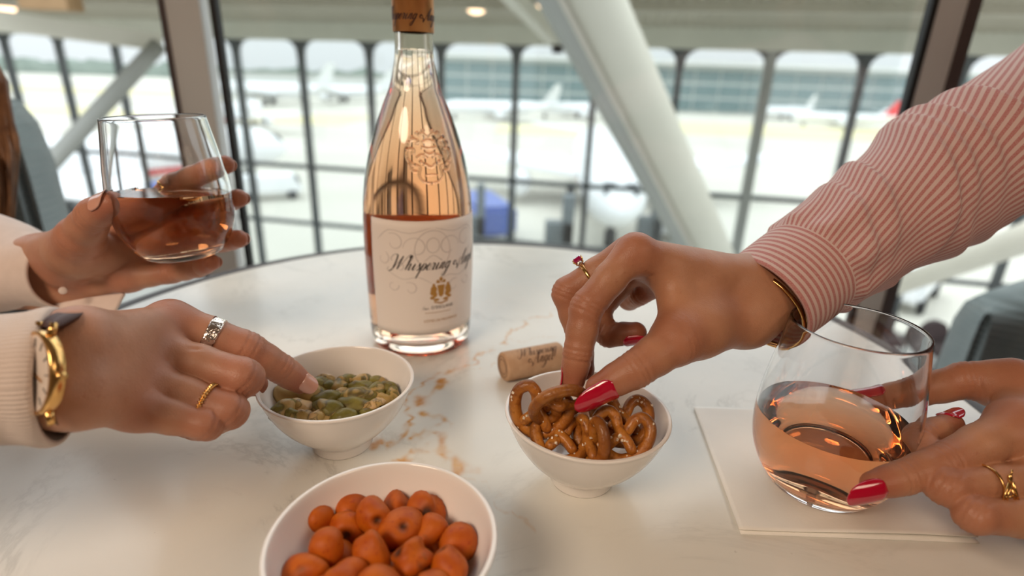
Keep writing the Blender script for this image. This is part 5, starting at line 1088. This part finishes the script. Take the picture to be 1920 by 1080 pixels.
for i, p in enumerate(sp1):
    t = i / (m_ - 1); k = min(1, min(t, 1 - t) / .18); wd_ = norm(W0_ * (1 - k) + W1_ * k) * .0048; T_t = norm(sp1[min(i + 1, m_ - 1)] - sp1[max(i - 1, 0)]); nr_ = norm(np.cross(T_t, wd_)) * .0009
    vs += [p - wd_ - nr_, p - wd_ + nr_, p + nr_ * 1.7, p + wd_ + nr_, p + wd_ - nr_]
put(mo('strap', vs, [(i * 5 + a, i * 5 + (a + 1) % 5, i * 5 + 5 + (a + 1) % 5, i * 5 + 5 + a) for i in range(m_ - 1) for a in range(5)], MAT['leather']), wt)
tag(wt, 'gold wrist watch on a brown leather strap half under the cream cuff', 'watch')

# ================================================================== PEOPLE: bodies just outside the picture, chairs
def flesh(name, cones, k, vox, m, parent, cut=None):
    lo = np.min([np.minimum(a - ra, b - rb) for a, b, ra, rb in cones], 0) - .02; hi = np.max([np.maximum(a + ra, b + rb) for a, b, ra, rb in cones], 0) + .02; G = Field(lo, hi, vox); D = np.full(G.n, .3, np.float32); g = G.xyz(tuple(slice(0, q) for q in G.n))
    for a, b, ra, rb in cones: D = smin(D, cone_d(g, a, b, ra, rb), k)
    if cut is not None: D = cut(D, g)
    V_, F_ = surface(D, lo, vox); o = mo(name, V_, F_, MAT[m], None, True, cols=np.zeros(len(V_))); put(o, parent); return o
A3 = lambda *p: np.array(p, float)
def body(par, s, x0, y0, zs, ends, elbows, top_mat, skin, hair_m, facing):
    sh = [A3(x0, y0 - .15, zs), A3(x0, y0 + .15, zs)]
    cones = [(A3(x0 + s * .05, y0, -.24), A3(x0, y0, zs - .14), .13, .125), (A3(x0, y0 - .07, zs - .08), A3(x0, y0 + .07, zs - .08), .11, .11), (sh[0], sh[1], .062, .062), (A3(x0, y0, zs), A3(x0 - s * .01, y0, zs + .07), .06, .055)]
    for h_, el, en in zip(sh, elbows, ends): cones += [(h_, A3(*el), .058, .052), (A3(*el), en, .052, .046)]
    o = flesh('shirt' if s > 0 else 'jumper', cones, .05, .0065, top_mat, par)
    f = norm(facing); lft = norm(np.cross([0, 0, 1], f)); hc = A3(x0 - s * .05, y0, zs + .26); up3 = A3(0, 0, 1)
    hd = [(A3(x0, y0, zs + .02), hc - up3 * .07, .052, .050), (hc + up3 * .03 - f * .015, hc + up3 * .03 + f * .015, .082, .080), (hc - up3 * .05 + f * .03, hc - up3 * .085 + f * .055, .055, .030), (hc + f * .085 + up3 * .015, hc + f * .105 - up3 * .015, .010, .014), (hc + f * .088 - up3 * .05 + lft * .014, hc + f * .088 - up3 * .05 - lft * .014, .011, .011)]
    for q in (-1, 1): hd += [(hc + lft * q * .078 + up3 * .02, hc + lft * q * .078 - up3 * .02, .012, .009), (hc + f * .070 + lft * q * .034 - up3 * .012, hc + f * .070 + lft * q * .034 - up3 * .014, .018, .018)]
    def eyes(D, g):
        for q in (-1, 1):
            c_ = hc + f * .096 + lft * q * .033 + up3 * .018; D = np.maximum(D, -(np.sqrt((g[0] - c_[0]) ** 2 + (g[1] - c_[1]) ** 2 + (g[2] - c_[2]) ** 2) - .016))
        return D
    h = flesh('head', hd, .022, .0032, skin, par, eyes)
    for q in (-1, 1):
        vv, ff = blob(lambda a, s_, c=0.0: tuple(hc + f * .074 + lft * q * .033 + up3 * .018 + A3(c * math.cos(a), c * math.sin(a), s_) * .0118), 16, 10); put(mo('eye', vv, ff, MAT['eye_white']), h)
        vv, ff = blob(lambda a, s_, c=0.0: tuple(hc + f * .0822 + lft * q * .033 + up3 * .018 + A3(c * math.cos(a), c * math.sin(a), s_) * .0052), 12, 8); put(mo('iris', vv, ff, MAT['iris']), h)
    flesh('trousers', [(A3(x0 + s * .05, y0 - .06, -.27), A3(x0 + s * .05, y0 + .06, -.27), .12, .12)] + [c for q in (-1, 1) for c in ((A3(x0 + s * .05, y0 + q * .08, -.27), A3(x0 - s * .28, y0 + q * .09, -.25), .085, .062), (A3(x0 - s * .28, y0 + q * .09, -.25), A3(x0 - s * .22, y0 + q * .09, FLOOR + .10), .060, .042))], .03, .0075, 'denim', par)
    for q in (-1, 1): flesh('shoe', [(A3(x0 - s * .20, y0 + q * .09, FLOOR + .05), A3(x0 - s * .36, y0 + q * .09, FLOOR + .032), .048, .030)], .01, .005, 'shoe_leather', par)
    return hc, f, lft
m = mat('striped_body', srgb(206, 150, 144), .85, spec=.25); n = N(m); sp_ = n.n('ShaderNodeSeparateXYZ'); n.l(n.coord('Object'), sp_.inputs[0]); n.color(n.mix(n.ramp(n.math('ADD', n.math('MULTIPLY', n.math('SINE', n.math('MULTIPLY', sp_.outputs[1], 2 * math.pi / .0044)), .5), .5), [(.35, (0, 0, 0)), (.65, (1, 1, 1))]), srgb(208, 180, 172), srgb(180, 110, 106)))
mat('eye_white', (.8, .78, .75), .2); mat('iris', (.05, .03, .02), .15); noisy('denim', srgb(52, 62, 84), srgb(66, 76, 98), 60, .9); noisy('shoe_leather', srgb(60, 44, 36), srgb(70, 54, 44), 30, .5)
m = mat('brown_hair', srgb(104, 68, 42), .45, spec=.4); n = N(m); n.color(n.ramp(n.noise(n.coord('Object'), 26, 3), [(.3, srgb(76, 48, 30)), (.7, srgb(140, 96, 60))]))
def hairdo(par, hc, f, lft, length, fall, seed, nst=420, locks=False):
    r_ = random.Random(seed); mb = MB(); up3 = A3(0, 0, 1)
    for i in range(nst):
        a = r_.uniform(0, 2 * math.pi); el = math.asin(r_.uniform(-.15, 1)); d = f * math.cos(a) * math.cos(el) + lft * math.sin(a) * math.cos(el) + up3 * math.sin(el)
        if d @ f > .45 and d[2] < .75: continue
        root = hc + up3 * .03 + d * .084; side = norm(np.array([d[0], d[1], 0]) - f * max(0, d @ f) * 1.2 + lft * .25 * (1 if d @ lft > 0 else -1)); L_ = length * r_.uniform(.7, 1.05); fl = fall * r_.uniform(.4, 1.1) if d @ lft * 1 != 9 else 0
        P_ = [root, root + d * .012 + side * .02 - up3 * .01, hc + side * .102 - up3 * .03 * r_.random(), hc + side * .105 - up3 * .14 + fl * .25, hc + side * .10 - up3 * (.14 + L_ * .5) + fl * .7 + A3(r_.uniform(-.012, .012), r_.uniform(-.012, .012), 0), hc + side * .09 - up3 * (.14 + L_) + fl + A3(r_.uniform(-.02, .02), r_.uniform(-.02, .02), 0)]
        if locks and i % 3 == 0: j_ = r_.gauss(0, 1); P_ = [root, hc + f * .02 + lft * .09 + up3 * r_.uniform(-.02, .06), at(-130 + 22 * j_, 60, .62 + .012 * r_.gauss(0, 1)), at(-36 + 22 * j_, 230, .60), at(-4 + 13 * j_, 330, .60 + .01 * r_.gauss(0, 1)), at(-2 + 10 * j_, 440 + 20 * r_.random(), .60)]
        sp = spline(P_, 4); mb.tube(sp, np.interp(np.linspace(0, 1, len(sp)), [0, .15, .7, 1], [.002, .0042, .0036, .0006]), 5)
    o = mo('hair', mb.v, mb.f, MAT['brown_hair']); o['kind'] = 'stuff'; put(o, par)
hcL, fL, lL = body(pl, -1, -.86, .44, .16, [SLB_END, SLC_END], [(-.66, .24, .04), (-.68, .60, .07)], 'cream_cotton', 'skin_light', 'brown_hair', A3(.9, -.05, -.25))
hairdo(pl, hcL, fL, lL, .24, A3(.06, .04, -.02), 11, locks=True)
hcR, fR, lR = body(pr, 1, .88, .43, .22, [SLD_END, SLA_END], [(.66, .26, .03), (.72, .58, .30)], 'striped_body', 'skin_tan', 'brown_hair', A3(-.9, -.05, -.25))
hairdo(pr, hcR, fR, lR, .22, A3(.05, -.02, -.02), 12)
# barrel chairs
m = mat('grey_knit', srgb(104, 116, 116), .95, spec=.1); n = N(m); ob = n.coord('Object'); wv = n.n('ShaderNodeTexWave', wave_type='BANDS', bands_direction='Z'); wv.inputs['Scale'].default_value = 26; wv.inputs['Distortion'].default_value = 1.5; n.l(ob, wv.inputs['Vector'])
n.color(n.mix(n.noise(ob, 40, 3), srgb(112, 126, 126), srgb(138, 150, 148))); n.bump(wv.outputs[1], .35, .004); n.b.inputs['Sheen Weight'].default_value = .3
def barrel_chair(loc, rot, hb, ha, label, R_=.34):
    e = empty('barrel_chair', loc, (0, 0, rot)); vs = []; fs = []; n_ = 40; tw = .075; prof = 16
    for i in range(n_ + 1):
        a = math.radians(-118 + 236 * i / n_); u = abs(-1 + 2 * i / n_); h = hb + (ha - hb) * (3 * u ** 2 - 2 * u ** 3); endk = math.sqrt(max(.02, 1 - max(0, (u - .93) / .07) ** 2)); tk = tw * endk; z0 = .16
        for k in range(prof):
            t = 2 * math.pi * k / prof; cx, cz = math.cos(t), math.sin(t); rr_ = R_ + tk * math.copysign(abs(cx) ** .6, cx); zc = (h + z0) / 2; z = zc + (h - z0) / 2 * math.copysign(abs(cz) ** .35, cz) * (.9 + .1 * endk)
            vs.append((-rr_ * math.cos(a), rr_ * math.sin(a), z))
        if i: fs += [((i - 1) * prof + k, (i - 1) * prof + (k + 1) % prof, i * prof + (k + 1) % prof, i * prof + k) for k in range(prof)]
    fs += [tuple(range(prof)), tuple(n_ * prof + k for k in range(prof))[::-1]]; mo('backrest', vs, fs, MAT['grey_knit'], e)
    vv, ff = lathe([(0, .20), (.27, .20), (.29, .23), (.29, .33), (.26, .36), (0, .37)], 48); mo('seat', vv, ff, MAT['grey_knit'], e)
    for x in (-.2, .2):
        for y in (-.2, .2): mb = MB().tube([(x * 1.15, y * 1.15, 0), (x, y, .21)], [.012, .018], 10); mo('leg', mb.v, mb.f, MAT['walnut'], e)
    tag(e, label, 'chair', 'barrel chairs')
barrel_chair((-.93, .57, FLOOR), 0.0, 1.04, .92, 'grey-green knitted barrel chair behind the raised glass at far left')
barrel_chair((1.02, .64, FLOOR), math.pi, .92, .62, 'grey-green knitted barrel chair behind the right hand at far right')
# ================================================================== WARM FILL LAMPS, ADDED UNSEEN BEHIND THE CAMERA
def add_fill_lamp(loc, power, label):  # made-up drum pendant, sized to spread soft warm fill over the table
    e = empty('fill_lamp', loc)
    vv, ff = lathe([(.03, .21), (.36, .20), (.38, .19), (.38, 0), (.372, 0), (.372, .19), (0, .20)], 48); mo('shade', vv, ff, MAT['copper_foil'], e)
    vv, ff = lathe([(0, .05), (.03, .06), (.04, .09), (.03, .12), (0, .13)], 20); mo('bulb', vv, ff, MAT['lamp_glow'], e)
    MB().tube([(0, 0, .205), (0, 0, 1.45 - loc[2])], .004, 8).build('cord', MAT['gasket'], e)
    ld = bpy.data.lights.new('fill_light', 'AREA'); ld.shape = 'DISK'; ld.size = .7; ld.energy = power; ld.color = (1.0, .79, .60); lo = link(bpy.data.objects.new('fill_light', ld), e); lo.location = (0, 0, -.005)
    tag(e, label, 'lamp', 'added fill lamps')
add_fill_lamp((-.75, -.75, 1.05), 20, 'added warm fill lamp in a drum shade, unseen behind the viewer at left')
add_fill_lamp((.95, -.75, 1.05), 7, 'added warm fill lamp in a drum shade, unseen behind the viewer at right')
